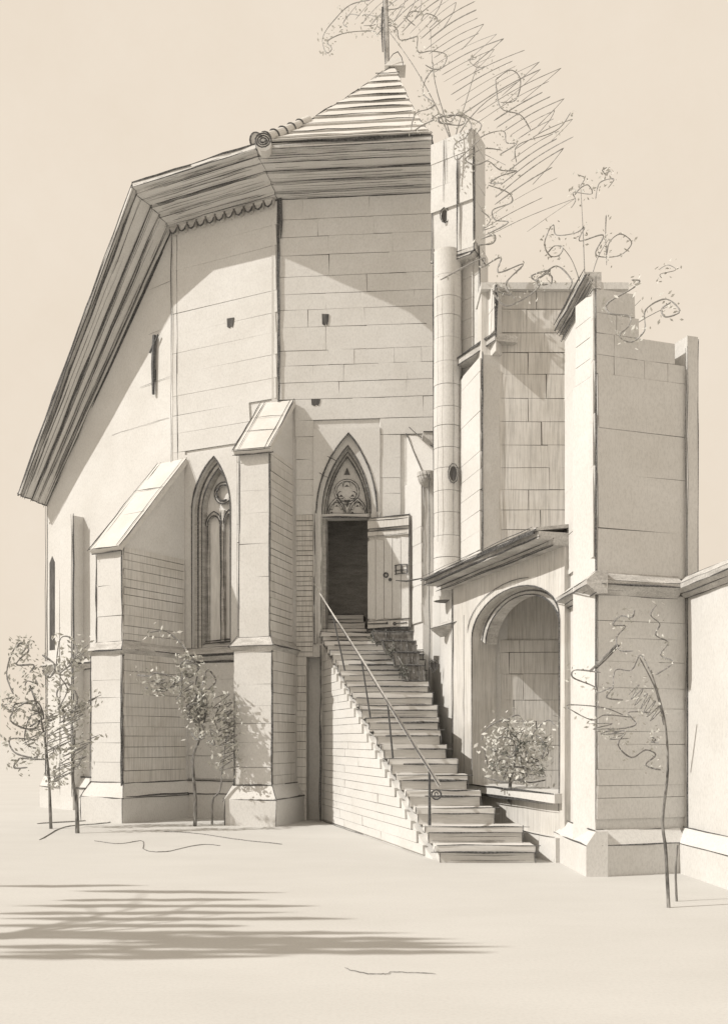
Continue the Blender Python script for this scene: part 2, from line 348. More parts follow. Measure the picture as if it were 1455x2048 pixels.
# dark vestibule behind the doorway, with the inner steps
b = MB(); x0, x1 = dr[0] - .2, dr[1] + .3
b.fbox(F1, x0, x1, -1.9, -1.8, 3.2, 6.6); b.fbox(F1, x0 - .1, x0, -3.2, -.6, 3.2, 6.6); b.fbox(F1, x1, x1 + .1, -3.2, -.6, 3.2, 6.6)
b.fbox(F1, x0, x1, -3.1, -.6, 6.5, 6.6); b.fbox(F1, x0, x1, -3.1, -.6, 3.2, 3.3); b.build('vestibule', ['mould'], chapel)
for k in range(3):
    b = MB(); z1 = 3.58 + .17 * k; d1 = -.16 - .3 * k; xa, xb = F1.S(640) , F1.S(731 - 6 * k)
    b.fbox(F1, xa, xb, d1 - .6, d1, z1 - .17, z1); b.line(F1.P(xa, d1 + .005, z1), F1.P(xb, d1 + .005, z1), .7); b.line(F1.P(xa, d1 + .005, z1 - .09), F1.P(xb, d1 + .005, z1 - .09), .4)
    b.build('inner_step', ['tread', 'line'], chapel)
# open door leaf, folded back beside the doorway
hp = F1.P(F1.S(736), .07, 0); e0 = at(819, 1150, 18.15); FD = Frame((hp.x, hp.y), (e0.x, e0.y))
lz0, lz1 = zat(1257, 18.3), zat(1037, 18.5); b = MB(); FL = FD.L
b.fbox(FD, 0, FL, -.05, 0, lz0, lz1)
for a, c in (((0, lz0), (0, lz1)), ((FL, lz0), (FL, lz1)), ((0, lz1), (FL, lz1)), ((0, lz0), (FL, lz0))): b.line(FD.P(a[0], .01, a[1]), FD.P(c[0], .01, c[1]), 1.1, rep=2)
b.line(FD.P(-.02, .012, lz0), FD.P(FL + .03, .012, lz0), 1.8)
leaf = b.build('door_leaf', ['wood', 'line'], chapel); leaf['label'] = 'pale board door leaf standing open'
nb = 5
for k in range(nb):
    a0, a1 = FL * k / nb, FL * (k + 1) / nb - .008; stone(FD, a0 + .004, a1, .001, .022, lz0 + .19, lz1 - .42, leaf, 'board').data = None or BL['stone'][k % 6]
for z0_, z1_ in ((lz0 + .02, lz0 + .16), (lz1 - .36, lz1 - .26), (lz1 - .2, lz1 - .05)):
    b = MB(); b.fbox(FD, .01, FL - .01, .0, .035, z0_, z1_); b.line(FD.P(0, .04, z1_), FD.P(FL - .03, .04, z1_), .9); b.line(FD.P(.02, .04, z0_), FD.P(FL - .02, .04, z0_), .6)
    b.build('ledge_board', ['wood', 'line'], leaf)
b = MB(); s_, z_ = FL * .45, zat(1150, 18.3); ring(b, FD, s_, z_, .03, .05, .02, .05); b.build('ring_handle', ['iron'], leaf)
b = MB(); c_ = arc(FL * .55, z_ - .09, .03, n=10); b.solid([FD.P(x, .05, z) for x, z in c_[:-1]], [FD.P(x, .02, z) for x, z in c_[:-1]]); b.build('keyhole_plate', ['iron'], leaf)
b = MB()
for dz in (.16, .06, -.0): b.tube([FD.P(FL * .66, .04, z_ + dz), FD.P(FL * .8, .045, z_ + dz + .01), FD.P(FL * .97, .04, z_ + dz + .005)], .009)
for sx in (.68, .82, .95): b.tube([FD.P(FL * sx, .04, z_ + .17), FD.P(FL * sx + .01, .045, z_)], .011)
b.build('lock_bracket', ['iron'], leaf)
b = MB(); b.tube([FD.P(.02, .045, lz0 + .1), FD.P(FL * .45, .05, lz0 + .09), FD.P(FL * .5, .05, lz0 + .1)], [.01, .012, .026]); b.build('strap_hinge', ['iron'], leaf)
b = MB(); ring(b, FD, FL * .66, lz0 + .08, .014, .03, .03, .055); b.tube([FD.P(FL * .7, .045, lz0 + .08), FD.P(FL * .95, .045, lz0 + .09)], .008); b.build('bolt_ring', ['iron'], leaf)

# window wall -----------------------------------------------------
def h2(px, py): return F2.hit(px, py)
wz0 = h2(420, 1296)[1]
wr = (F2.S(372), F2.S(476), wz0, h2(430, 902)[1])
b = MB(); L2 = F2.L
b.fbox(F2, 0, wr[0], -.6, 0, 0, ZT); b.fbox(F2, wr[1], L2, -.6, 0, 0, ZT); b.fbox(F2, wr[0], wr[1], -.6, 0, 0, wz0); b.fbox(F2, wr[0], wr[1], -.6, 0, wr[3], ZT)
for q in (.0, .16): b.line(F2.P(q, .04, 6.9), F2.P(q + U(-.02, .02), .04, ZT), .55 if q else .7)
wall2 = b.build('wall', ['stone', 'line'], chapel); wall2['label'] = 'window wall with long faint courses'
clad(F2, .0, L2 - .03, 3.25, ZT - .02, (.34, .46), (4, 5), (.003, .0075), wall2, holes=[wr, (F2.S(500), 9, 0, 7.6)], m='stone')
clad(F2, .0, L2 - .2, .75, 3.05, (.30, .46), (4, 5), (.003, .008), wall2, m='stone')
zs2 = h2(430, 1022)[1]; wa = ptarch(F2.S(386), F2.S(463), F2.S(430), zs2, h2(430, 914)[1])
wb = ptarch(F2.S(400), F2.S(461), F2.S(434), zs2, h2(434, 935)[1])
b = MB(); arch_panel(b, F2, wr[0] + .002, wr[1] - .002, wr[2], wr[3] - .002, wa, -.2, .036)
crv(b, F2, [(wa[0][0], wz0)] + wa + [(wa[-1][0], wz0)], .042, 1.1); crv(b, F2, wa[:10], .045, 1.3)
b.build('window_surround', ['stone', 'line'], chapel)
win = MB(); wf = lambda c: [(c[0][0], wz0)] + c + [(c[-1][0], wz0)]
band(win, F2, wf(wb), wf(wa), -.32, -.06)
crv(win, F2, wf(wb), -.055, 1.0); crv(win, F2, [((x + y[0]) / 2, (z + y[1]) / 2) for (x, z), y in zip(wf(wa), wf(wb))][:12], -.055, 1.5)
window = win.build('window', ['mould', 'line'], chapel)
mid = F2.S(435)
b = MB(); b.solid([F2.P(x, -.24, z) for x, z in wf(wb)], [F2.P(x, -.27, z) for x, z in wf(wb)]); b.build('pane', ['glass'], window)
b = MB(); b.fbox(F2, mid - .035, mid + .035, -.3, -.17, wz0 + .1, zs2 + .05); b.line(F2.P(mid - .035, -.162, wz0 + .1), F2.P(mid - .035, -.162, zs2), 1.2); b.line(F2.P(mid + .035, -.162, wz0 + .1), F2.P(mid + .035, -.162, zs2), .7)
b.build('mullion', ['mould', 'line'], window)
for sgn in (-1, 1):
    ed = wb[0][0] if sgn < 0 else wb[-1][0]; a0, a1 = sorted((ed, mid)); c_ = ptarch(a0 + .02, a1 - .02, (a0 + a1) / 2, zs2 - .22, zs2 + .04, 6)
    c2 = ptarch(a0 + .06, a1 - .06, (a0 + a1) / 2, zs2 - .22, zs2 - .04, 6); b = MB(); band(b, F2, c2, c_, -.3, -.17); crv(b, F2, c2, -.162, .9); crv(b, F2, c_, -.162, .9); b.build('light_head', ['mould', 'line'], window)
    xs = a0 + .05 if sgn < 0 else a1 - .05; b = MB(); b.fbox(F2, xs - .03, xs + .03, -.3, -.2, wz0 + .1, zs2 - .1); b.line(F2.P(xs, -.192, wz0 + .1), F2.P(xs, -.192, zs2 - .1), 1.0); b.build('jamb_shaft', ['mould', 'line'], window)
s_, z_ = h2(437, 982); b = MB(); ring(b, F2, s_, z_, .155, .215, -.3, -.165); crv(b, F2, arc(s_, z_, .21, 20, 340), -.158, 1.0); crv(b, F2, arc(s_, z_, .155, 60, 300), -.158, 1.5)
b.build('oculus', ['mould', 'line'], window)
b = MB(); b.solid([F2.P(wb[0][0], -.02, wz0), F2.P(wb[-1][0], -.02, wz0), F2.P(wb[-1][0], -.42, wz0), F2.P(wb[0][0], -.42, wz0)], [F2.P(wb[0][0], -.1, wz0 + .06), F2.P(wb[-1][0], -.1, wz0 + .06), F2.P(wb[-1][0], -.42, wz0 + .2), F2.P(wb[0][0], -.42, wz0 + .2)])
for q in range(2): b.line(F2.P(wb[0][0], -.08 - .1 * q, wz0 + .08 + .06 * q), F2.P(wb[-1][0], -.08 - .1 * q, wz0 + .1 + .06 * q), 1.3)
b.build('sill', ['stone', 'line'], window)

# raking left wall -------------------------------------------------
b = MB(); L3 = F3.L; prof = [(0, 0), (L3, 0), (L3, ZT), (0, ZC)]
b.solid([F3.P(s, 0, z) for s, z in prof], [F3.P(s, -.6, z) for s, z in prof])
b.line(F3.P(0, .02, .0), F3.P(0, .02, ZC), .6, rep=2)
for z, s0, s1 in ((10.6, 3.6, L3), (9.7, 3.1, L3), (8.7, 3.3, 4.3), (7.9, 2.4, 4.2)): b.line(F3.P(s0, .005, z), F3.P(s1, .005, z), .3, m=2)
wall3 = b.build('wall', ['stone', 'line', 'soft'], chapel); wall3['label'] = 'plain wall under the raking verge'
# iron tie anchor, slit windows
s_, z_ = F3.hit(311, 790); s2, z2 = F3.hit(313, 672)
b = MB(); b.tube([F3.P(s_, .05, z_), F3.P(s_, .055, (z_ + z2) / 2), F3.P(s2, .05, z2)], [.03, .045, .04]); b.tube([F3.P(s_, .06, z_ + .95), F3.P(s_ + .16, .06, z_ + 1.16)], .02); b.tube([F3.P(s_ - .1, .06, z_ + .85), F3.P(s_, .06, z_ + .98)], .022)
b.fbox(F3, s_ - .03, s_ + .03, 0, .05, z_ + .3, z_ + .5); b.build('wall_anchor', ['iron'], chapel)
for px, y0, y1, wd in ((105, 1112, 1300, .10), (139, 1062, 1290, .045)):
    s_, z0_ = F3.hit(px, y1); z1_ = F3.hit(px, y0)[1]; b = MB(); pts = [(s_ - wd, z0_), (s_ + wd, z0_), (s_ + wd, z1_ - .15), (s_, z1_), (s_ - wd, z1_ - .15)]
    b.solid([F3.P(x, .006, z) for x, z in pts], [F3.P(x, -.02, z) for x, z in pts]); sw = b.build('slit_window_dark_plate', ['dark' if wd > .06 else 'soft'], chapel)
# far pilaster of the raking wall
sp = F3.S(168); b = MB(); b.fbox(F3, sp - .45, sp, 0, .28, 0, F3.hit(168, 1035)[1]); b.line(F3.P(sp, .29, .3), F3.P(sp, .29, F3.hit(168, 1035)[1]), 1.0, rep=2); b.line(F3.P(sp - .45, .29, .3), F3.P(sp - .45, .29, 5), .5, m=2)
b.build('pilaster', ['stone', 'line', 'soft'], chapel)

# string course and plinth on the walls -----------------------------
def strip(name, F, s0, s1, prof, wts, m='stone', parent=chapel):
    b = MB(); b.solid([F.P(s0, d, z) for d, z in prof], [F.P(s1, d, z) for d, z in prof])
    for (d, z), wt in zip(prof, wts):
        if wt: b.line(F.P(s0, d + .004, z), F.P(s1, d + .004, z), wt, over=0)
    return b.build(name, [m, 'line'], parent)
for F, s0, s1 in ((F2, -.02, L2 + .02), (F3, .0, L3 + .02)):
    strip('string_course', F, s0, s1, [(-.1, 3.02), (.03, 3.02), (.14, 3.13), (.16, 3.16), (.03, 3.28), (-.1, 3.28)], (0, 1.6, 1.2, 1.0, .6, 0), 'mould')
    strip('plinth', F, s0, s1, [(-.1, -.1), (.18, -.1), (.18, .48), (.06, .7), (-.1, .7)], (0, 0, .9, .9, 0))

# buttresses --------------------------------------------------------
def buttress(corner, dirv, hw, L, zhi, zlo, zstr=3.1, plinth=True, fine=(.11, .19), capw=.06, edge=1.0, front=(.38, .6)):
    d = Vector(dirv).normalized(); o = Vector(corner); p = Vector((-d.y, d.x))       # p: to the left when looking out
    def Q(a, x, z): q = o + d * a + p * x; return Vector((q.x, q.y, z))
    b = MB(); pr = [(-.4, 0), (L, 0), (L, zlo), (0, zhi), (-.4, zhi)]
    b.solid([Q(a, -hw, z) for a, z in pr], [Q(a, hw, z) for a, z in pr])
    hl = hw + .07; pr = [(-.4, -.05), (L + .07, -.05), (L + .07, zstr), (-.4, zstr)]
    b.solid([Q(a, -hl, z) for a, z in pr], [Q(a, hl, z) for a, z in pr])
    for x, wt in ((-hw - .008, 1.0), (hw + .008, .9)): b.line(Q(L + .035, x - .0, zstr + .1), Q(L + .035, x, zlo), wt * edge, rep=2)
    for x, wt in ((-hl - .008, 1.0), (hl + .008, 1.2)): b.line(Q(L + .105, x, .4), Q(L + .105, x, zstr), wt * edge, rep=2)
    ob = b.build('buttress', ['stone', 'line'], chapel)
    e1 = Q(0, hw, 0); e2 = Q(L, hw, 0); e3 = Q(L, -hw, 0); e0 = Q(0, -hw, 0)
    Ffr = Frame((e3.x, e3.y), (e2.x, e2.y)); Frt = Frame((e2.x, e2.y), (e1.x, e1.y)); Flf = Frame((e0.x, e0.y), (e3.x, e3.y))
    if Ffr.n.dot(d) < 0: Ffr = Frame((e2.x, e2.y), (e3.x, e3.y))
    clad(Ffr, 0, 2 * hw, zstr + .2, zlo - .02, front, (2, 3), (.003, .008), ob, m='stone')
    clad(Frt, 0, L * .97, zstr + .2, zlo - .02, fine, (2, 3), (.008, .013), ob, m='stone_hatched')  # thin courses and streaks stand in for hatched shade on this side
    f2 = lambda F, e: None
    g1 = Q(L + .07, hl, 0); g0 = Q(L + .07, -hl, 0); g2 = Q(0, hl, 0)
    Fb = Frame((g0.x, g0.y), (g1.x, g1.y)); Fc = Frame((g1.x, g1.y), (g2.x, g2.y))
    clad(Fb, 0, 2 * hl, .72, zstr - .02, (.3, .48), (2, 3), (.003, .008), ob, m='stone')
    clad(Fc, 0, (L + .07) * .96, .72, zstr - .02, (.14, .24), (2, 3), (.006, .011), ob, m='stone_hatched')
    # weathering slab
    b = MB(); n = Vector((zhi - zlo, L)).normalized(); dn = (n.x, n.y); hc = hw + capw; sl = Vector((L, zlo - zhi)).normalized()
    A0 = Vector((-.05, zhi)) ; A1 = Vector((L, zlo)) + sl * .14; th = .10
    q = [A0, A1, A1 + Vector(dn) * th, A0 + Vector(dn) * th]
    b.solid([Q(a.x, -hc, a.y) for a in q], [Q(a.x, hc, a.y) for a in q])
    for x in (-hc, hc, -hc + .09, hc - .09): b.line(Q(q[3].x, x, q[3].y + .008), Q(q[2].x, x, q[2].y + .008), .9 if abs(x) > hc - .01 else .5, over=.04)
    for k, wt in ((2, 1.0), (1, 1.4)): b.line(Q(q[k].x + .008, -hc, q[k].y), Q(q[k].x + .008, hc, q[k].y), wt, rep=2)
    for f in (.35, .62, .8): a = q[3].lerp(q[2], f); b.line(Q(a.x, -hc + .05, a.y + .006), Q(a.x, hc - .05, a.y + .006), .6)
    b.build('weathering', ['tile', 'line'], ob)
    # string
    hs_ = hl + .07; b = MB()
    lo = [Q(-.3, -hl, zstr - .06), Q(L + .09, -hl - .01, zstr - .06), Q(L + .09, hl + .01, zstr - .06), Q(-.3, hl, zstr - .06)]
    mi = [Q(-.3, -hs_, zstr + .05), Q(L + .16, -hs_, zstr + .05), Q(L + .16, hs_, zstr + .05), Q(-.3, hs_, zstr + .05)]
    hi = [Q(-.3, -hw, zstr + .22), Q(L + .034, -hw - .033, zstr + .22), Q(L + .034, hw + .033, zstr + .22), Q(-.3, hw, zstr + .22)]
    b.solid(lo, mi); b.solid(mi, hi)
    for ring_, wt in ((lo, 1.4), (mi, 1.1), (hi, .6)):
        for i in (0, 1, 2): b.line(ring_[i], ring_[i + 1], wt, over=.01)
    b.line(mi[2], hi[2], 1.3); b.line(mi[1], hi[1], .9)
    b.build('string_course', ['mould', 'line'], ob)
    if plinth:
        hp_ = hl + .14; b = MB(); Lp = L + .22
        lo = [Q(-.2, -hp_, -.05), Q(Lp, -hp_, -.05), Q(Lp, hp_, -.05), Q(-.2, hp_, -.05)]
        mi = [Q(-.2, -hp_, .46), Q(Lp, -hp_, .46), Q(Lp, hp_, .46), Q(-.2, hp_, .46)]
        hi = [Q(-.2, -hl - .02, .72), Q(L + .1, -hl - .02, .72), Q(L + .1, hl + .02, .72), Q(-.2, hl + .02, .72)]
        b.solid(lo, mi); b.solid(mi, hi)
        for i in (0, 1, 2): b.line(mi[i], mi[i + 1], 1.2, over=.03, rep=2); b.line(hi[i], hi[i + 1], 1.0, over=.03)
        for i in (1, 2): b.line(mi[i], hi[i], 1.1); b.line(lo[i], mi[i], .9)
        b.build('plinth', ['stone', 'line'], ob)
    return ob
nA = (F1.n + F2.n).normalized(); nB = (F2.n + F3.n).normalized()
buttress(A, (nA.x - .02, nA.y), .28, 1.1, 7.75, 6.62)
buttress(B, (nB.x, nB.y), .33, 1.62, 6.95, 5.05, fine=(.13, .2))
# shorter buttress between doorway and shaft
q = [(xat(801, 18.8), 18.8), (xat(845, 17.75), 17.75), (1.5, 17.75), (1.5, 18.9)]
b = MB(); zl = zat(945, 17.75); zh = zat(840, 18.8)
b.solid([Vector((*p, 0)) for p in q], [Vector((*q[0], zh)), Vector((*q[1], zl)), Vector((*q[2], zl)), Vector((*q[3], zh))])
b.line((*q[0], 5.2), (*q[0], zh), .8, rep=2); b.line((*q[1], 4.0), (*q[1], zl), .5, m=2); b.line((q[0][0] - .01, q[0][1] - .03, zh), (q[1][0] - .01, q[1][1] - .02, zl), .9)
b.line((*q[0], zh + .01), (xat(868, 17.6), 17.6, zat(893, 17.6)), 1.0)
bR = b.build('buttress', ['stone', 'line', 'soft'], chapel)
FR = Frame(q[0], q[1]); clad(FR, 0, FR.L, 3.6, zl - .05, (.28, .42), (2, 3), (.002, .008), bR, m='stone')
b = MB(); cpt = Vector((xat(848, 17.6), 17.6, zat(948, 17.6)))          # bowl shaped corbel
for i in range(5):
    r0, r1 = .17 * math.cos(i * .3), .17 * math.cos((i + 1) * .3); z0_, z1_ = -.05 - .19 * math.sin(i * .3), -.05 - .19 * math.sin((i + 1) * .3)
    k = 14; f = lambda r, z: [cpt + Vector((r * math.cos(2 * math.pi * j / k) + .05, r * math.sin(2 * math.pi * j / k), z)) for j in range(k)]
    b.solid(f(r1, z1_), f(r0, z0_))
b.solid([cpt + Vector((.05 + .18 * math.cos(2 * math.pi * j / 14), .18 * math.sin(2 * math.pi * j / 14), -.05)) for j in range(14)], [cpt + Vector((.05 + .18 * math.cos(2 * math.pi * j / 14), .18 * math.sin(2 * math.pi * j / 14), .02)) for j in range(14)])
for k in range(6): b.line(cpt + Vector((-.09 + .05 * k, -.17, .0)), cpt + Vector((-.05 + .05 * k, -.15, -.16)), .5, over=0)
b.build('corbel', ['mould', 'line'], bR)
b = MB(); cp2 = Vector((xat(856, 17.6), 17.6, zat(880, 17.6))); b.solid([cp2 + Vector(v) for v in ((-.1, -.1, .06), (.12, -.1, -.12), (.12, .2, -.12), (-.1, .2, .06))], [cp2 + Vector(v) for v in ((-.1, -.1, .12), (.12, -.1, .12), (.12, .2, .12), (-.1, .2, .12))])
b.line(cp2 + Vector((-.12, -.1, .12)), cp2 + Vector((.14, -.1, .12)), 1.3); b.build('drip_stone', ['mould', 'line'], bR)

# cornice -----------------------------------------------------------
PR = [(.0, 0, 1.3), (.15, .01, .6), (.15, .06, .7), (.33, .09, .5), (.33, .14, .8), (.54, .17, .5), (.54, .21, 1.4), (.76, .23, .5), (.90, .24, .8), (.90, .32, .7), (1.0, .33, .7), (1.0, .41, 1.7)]
mit = lambda n1, n2: (n1 + n2) / (1 + n1.dot(n2))
mA = mit(F1.n, F2.n); mB = mit(F2.n, F3.n); rk = Vector((L3, ZT - ZC)).normalized()
def cp(i, o, h):
    o *= 1.08
    if i == 0: o *= .52; h *= .8; v = Vector(C) + F3.n * o - F3.t * (h * rk.y * 1.0); return Vector((v.x, v.y, ZC + h * rk.x))
    if i == 1: v = Vector(B) + mB * o; return Vector((v.x, v.y, ZT + h))
    if i == 2: v = Vector(A) + mA * o; return Vector((v.x, v.y, ZT + h))
    v = Vector(Rr) + F1.n * o - F1.t * .03; return Vector((v.x, v.y, ZT + h))
for seg in range(3):
    b = MB(); full = [(-.3, 0, 0)] + PR + [(-.3, .44, 0)]
    p0 = [cp(seg, o, h) for o, h, _ in full]; p1 = [cp(seg + 1, o, h) for o, h, _ in full]
    b.solid(p0, p1)
    for (o, h, wt), u, v in zip(full, p0, p1):
        if wt:
            k = Vector((0, -.006, 0)); b.line(u + k, v + k, wt * 1.05, over=.05, wob=1.2, rep=2)
            if wt > .9:
                f = U(.05, .4); b.line(u.lerp(v, f) + k, u.lerp(v, f + U(.3, .55)) + k, wt * 1.1, wob=1)
    for i in range(1, len(PR)):
        for f in (.33, .68):
            g0, g1 = U(0, .15), U(.8, 1); u = p0[i].lerp(p0[i + 1], f); v = p1[i].lerp(p1[i + 1], f); k = Vector((0, -.005, -.004)); b.line(u.lerp(v, g0) + k, u.lerp(v, g1) + k, U(.3, .6), m=2, wob=1)
    if seg == 2: b.poly([p + Vector((.01, -.01, 0)) for p in p1[1:]], .8)
    if seg == 0: b.poly([p + Vector((-.01, -.02, 0)) for p in p0[1:]], 1.1)
    if seg in (1, 2): b.poly([p + Vector((0, -.012, 0)) for p in p0[1:]], .7)
    b.build('cornice', ['stone', 'line', 'soft'], chapel)
n_d = 11
for k in range(n_d):                                        # scalloped drops under the window wall's cornice
    s_ = .12 + (L2 - .25) * k / (n_d - 1); b = MB(); c_ = [(s_ - .085, ZT + .02)] + [(s_ + .085 * math.cos(math.radians(a)), ZT - .06 + .1 * math.sin(math.radians(a))) for a in (180, 225, 270, 315, 360)] + [(s_ + .085, ZT + .02)]
    b.solid([F2.P(x, .13, z) for x, z in c_], [F2.P(x, .02, z) for x, z in c_]); b.curve([F2.P(x, .136, z) for x, z in c_[1:-1]], 1.2); b.build('scallop', ['mould', 'line'], chapel)

# roofs ---------------------------------------------------------------
Y_ap = 21.5; apex = at(787, 132, Y_ap); zr = ZT + .43
bA = cp(2, .97, .43); bR_ = cp(3, .97, .43); bBk = Vector((2.6, 24.3, zr)); bLk = Vector((-.45, 24.3, zr))
def rp_(u, f, lift=0):
    v = u.lerp(apex, f); v.z = u.z + (apex.z - u.z) * f ** 1.12 + lift; return v
b = MB(); fs = [i / 10 for i in range(11)]
for u, v in ((bA, bR_), (bR_, bBk), (bBk, bLk), (bLk, bA)):
    for i in range(10): b.face([rp_(u, fs[i]), rp_(v, fs[i]), rp_(v, fs[i + 1]), rp_(u, fs[i + 1])])
for u, wt in ((bA, 1.0), (bR_, .6)):
    for i in range(10): b.line(rp_(u, fs[i], .05), rp_(u, fs[i + 1], .05), wt, rep=2 if u is bA else 1)
roof = b.build('roof', ['tile', 'line'], chapel); roof['label'] = 'small steep tiled spire roof over the door wall'
rows = [0, .085, .17, .27, .37, .46, .54, .62, .70, .78, .86, .95]
for i in range(11):                                        # tile courses, each lapped over the one below
    b = MB(); f0, f1 = rows[i], min(.985, rows[i + 1] + .03); k = Vector((0, -.02, .02)); k2 = Vector((0, -.004, .004))
    u0, v0, u1, v1 = rp_(bA, f0, .02), rp_(bR_, f0, .02), rp_(bA, f1, .004), rp_(bR_, f1, .004)
    b.solid([u0, v0, v1, u1], [u0 + k * 1.6, v0 + k * 1.6, v1 + k2, u1 + k2])
    ins = (v0 - u0) * U(.03, .07)
    b.line(u0 + k * 1.7 + ins, v0 + k * 1.7 - ins, .5 + .9 * min(1, i / 7), over=.08, wob=1)
    b.build('tile_course', ['tile', 'line'], roof)
for k in range(6):                                          # hip tiles
    f = .0 + .055 * k; c0 = rp_(bA, f, .06); c1 = rp_(bA, f + .06, .06); b = MB(); r = .13 - .008 * k
    ax = (c1 - c0).normalized(); sd_ = Vector((ax.y, -ax.x, 0)).normalized(); up = sd_.cross(ax) * (-1 if sd_.cross(ax).z < 0 else 1)
    h = [(math.cos(math.radians(a)) * r, math.sin(math.radians(a)) * r) for a in range(-20, 201, 22)]
    b.solid([c0 + sd_ * x + up * z for x, z in h], [c1 + sd_ * x * .8 + up * z * .8 for x, z in h]); b.curve([c0 - ax * .01 + sd_ * x * 1.03 + up * z * 1.03 for x, z in h], 1.0)
    b.build('hip_tile', ['tile', 'line'], roof)
b = MB(); cc_ = at(528, 288, 17.5)                         # scrolled corner tile
for r in (.14, .10, .06): b.curve([cc_ + Vector((r * math.cos(a * .5), -.05 - .01 * a, r * math.sin(a * .5))) for a in range(13)], 1.3)
b.solid([cc_ + Vector((.13 * math.cos(a * .7), 0, .13 * math.sin(a * .7))) for a in range(9)], [cc_ + Vector((.13 * math.cos(a * .7), .35, .13 * math.sin(a * .7) + .02)) for a in range(9)])
b.build('corner_scroll', ['tile', 'line'], roof)
b = MB(); ba = apex; b.solid([ba + Vector((x, y, -.12)) for x, y in ((-.2, -.2), (.25, -.2), (.25, .2), (-.2, .2))], [ba + Vector((x, y, .12)) for x, y in ((-.04, -.08), (.16, -.08), (.16, .08), (-.04, .08))])
b.curve([ba + Vector((-.12, -.22, -.03)), ba + Vector((-.02, -.2, .12)), ba + Vector((.08, -.2, .17)), ba + Vector((.16, -.2, .05)), ba + Vector((.2, -.22, -.14))], .8); b.build('apex_cap', ['tile', 'line'], roof)
b = MB(); pb = at(774, 128, Y_ap); pt = at(770, -30, Y_ap); b.tube([pb, pb.lerp(pt, .5), pt], .045, 0, 6); b.line(pb + Vector((-.05, -.05, 0)), pt + Vector((-.05, -.05, 0)), .8, rep=2); b.line(pb + Vector((.05, -.05, 0)), pt + Vector((.05, -.05, 0)), .5)
b.tube([at(765, 104, Y_ap), at(763, 60, Y_ap), at(764, 14, Y_ap)], [.012, .02, .014], 1); b.tube([at(766, 40, Y_ap), at(772, 40, Y_ap)], .015, 1)
pt2 = pt + Vector((0, 0, 1.0)); b.tube([pt, pt2], .04, 0, 6); b.tube([pt + Vector((-.4, 0, .5)), pt + Vector((.4, 0, .5))], .04, 0, 6)
b.build('finial_cross', ['mould', 'line'], chapel)
# low roofs behind the cornice, raking roof on the left, rear walls
b = MB(); T = [cp(i, .96, .425) for i in range(4)]
bk = lambda p, n, d, r: Vector((p.x - n.x * d, p.y - n.y * d, p.z + r))
b.face([T[0], T[1], bk(T[1], F3.n, 6, 0), bk(T[0], F3.n, 6, 0)]); b.face([T[1], T[2], Vector((-.45, 24.3, zr + .1)), bk(T[1], F3.n, 6, 0)])
b.build('side_roof', ['tile'], chapel)
b = MB(); e = bk(Vector((*C, 0)), F3.n, 6, 0); e2 = bk(Vector((*B, 0)), F3.n, 6, 0); r3 = Vector((2.4, 24.1, 0)); r2 = F1.P(F1e - .3, -.3, 0); c0 = Vector((*C, 0))
for u, v, zu, zv in ((c0, e, ZC, ZC), (e, e2, ZC, ZT), (e2, r3, ZT, ZT), (r3, r2, ZT, ZT)):
    b.face([u, v, Vector((v.x, v.y, zv)), Vector((u.x, u.y, zu))])
b.build('rear_wall', ['stone'], chapel)

# ------------------------------------------------------------------ staircase
st = thing('staircase', 'long straight stone outdoor staircase rising to the chapel door', 'staircase', (.9, 12.3, 0))
NS = 17; DY = .388; Y0 = 12.2
def sl(k): return .90 - .105 * k
RX = [2.09, 2.00, 1.70, 1.56, 1.42, 1.33, 1.20, 1.14, 1.14, 1.16, 1.10, 1.06, 1.05, 1.05, 1.05, 1.0, .95]
FX = Frame((0, 0), (1, 0))
for k in range(NS):
    b = MB(); y = Y0 + DY * k; z1 = .205 * (k + 1); z0_ = z1 - .205; a, c = sl(k) - .03, RX[k]
    y2 = y + DY + (.12 if k < NS - 1 else .25)
    b.solid([Vector((a, y, z1 - .075)), Vector((c, y, z1 - .075)), Vector((c, y2, z1 - .075)), Vector((a, y2, z1 - .075))], [Vector((a, y, z1)), Vector((c, y, z1)), Vector((c, y2, z1)), Vector((a, y2, z1))])
    b.solid([Vector((a + .05, y + .035, z0_ - .01)), Vector((c - .01, y + .035, z0_ - .01)), Vector((c - .01, y2, z0_ - .01)), Vector((a + .05, y2, z0_ - .01))], [Vector((a + .05, y + .035, z1 - .075)), Vector((c - .01, y + .035, z1 - .075)), Vector((c - .01, y2, z1 - .075)), Vector((a + .05, y2, z1 - .075))])
    e = -.006
    b.line((a, y + e, z1), (c, y + e, z1), 1.0, over=.09, wob=1.2); b.line((a + U(0, .3), y + e, z1 - .075), (c, y + e, z1 - .075), 1.0 if R_() < .7 else 1.5, over=.08, wob=.8)
    b.line((a, y + e, z1), (a, y + e, z1 - .075), .9, over=.01); b.line((a + .05, y + .03, z1 - .075), (a + .05, y + .03, z0_), .9, over=.02); b.line((c, y + e, z1), (c, y + e, z0_), .9, over=.02)
    b.line((a - .004, y, z1 - .075), (a - .004, y + DY, z1 - .075), .6, over=.01)
    if k in (0, 1, 9, 10, 12):
        for q in range(2): b.line((a + U(.1, .5), y + .03, z0_ + .03 + .05 * q), (c - U(0, .4), y + .03, z0_ + .03 + .05 * q), .4, m=2)
    b.build('step', ['tread', 'line', 'soft'], st)
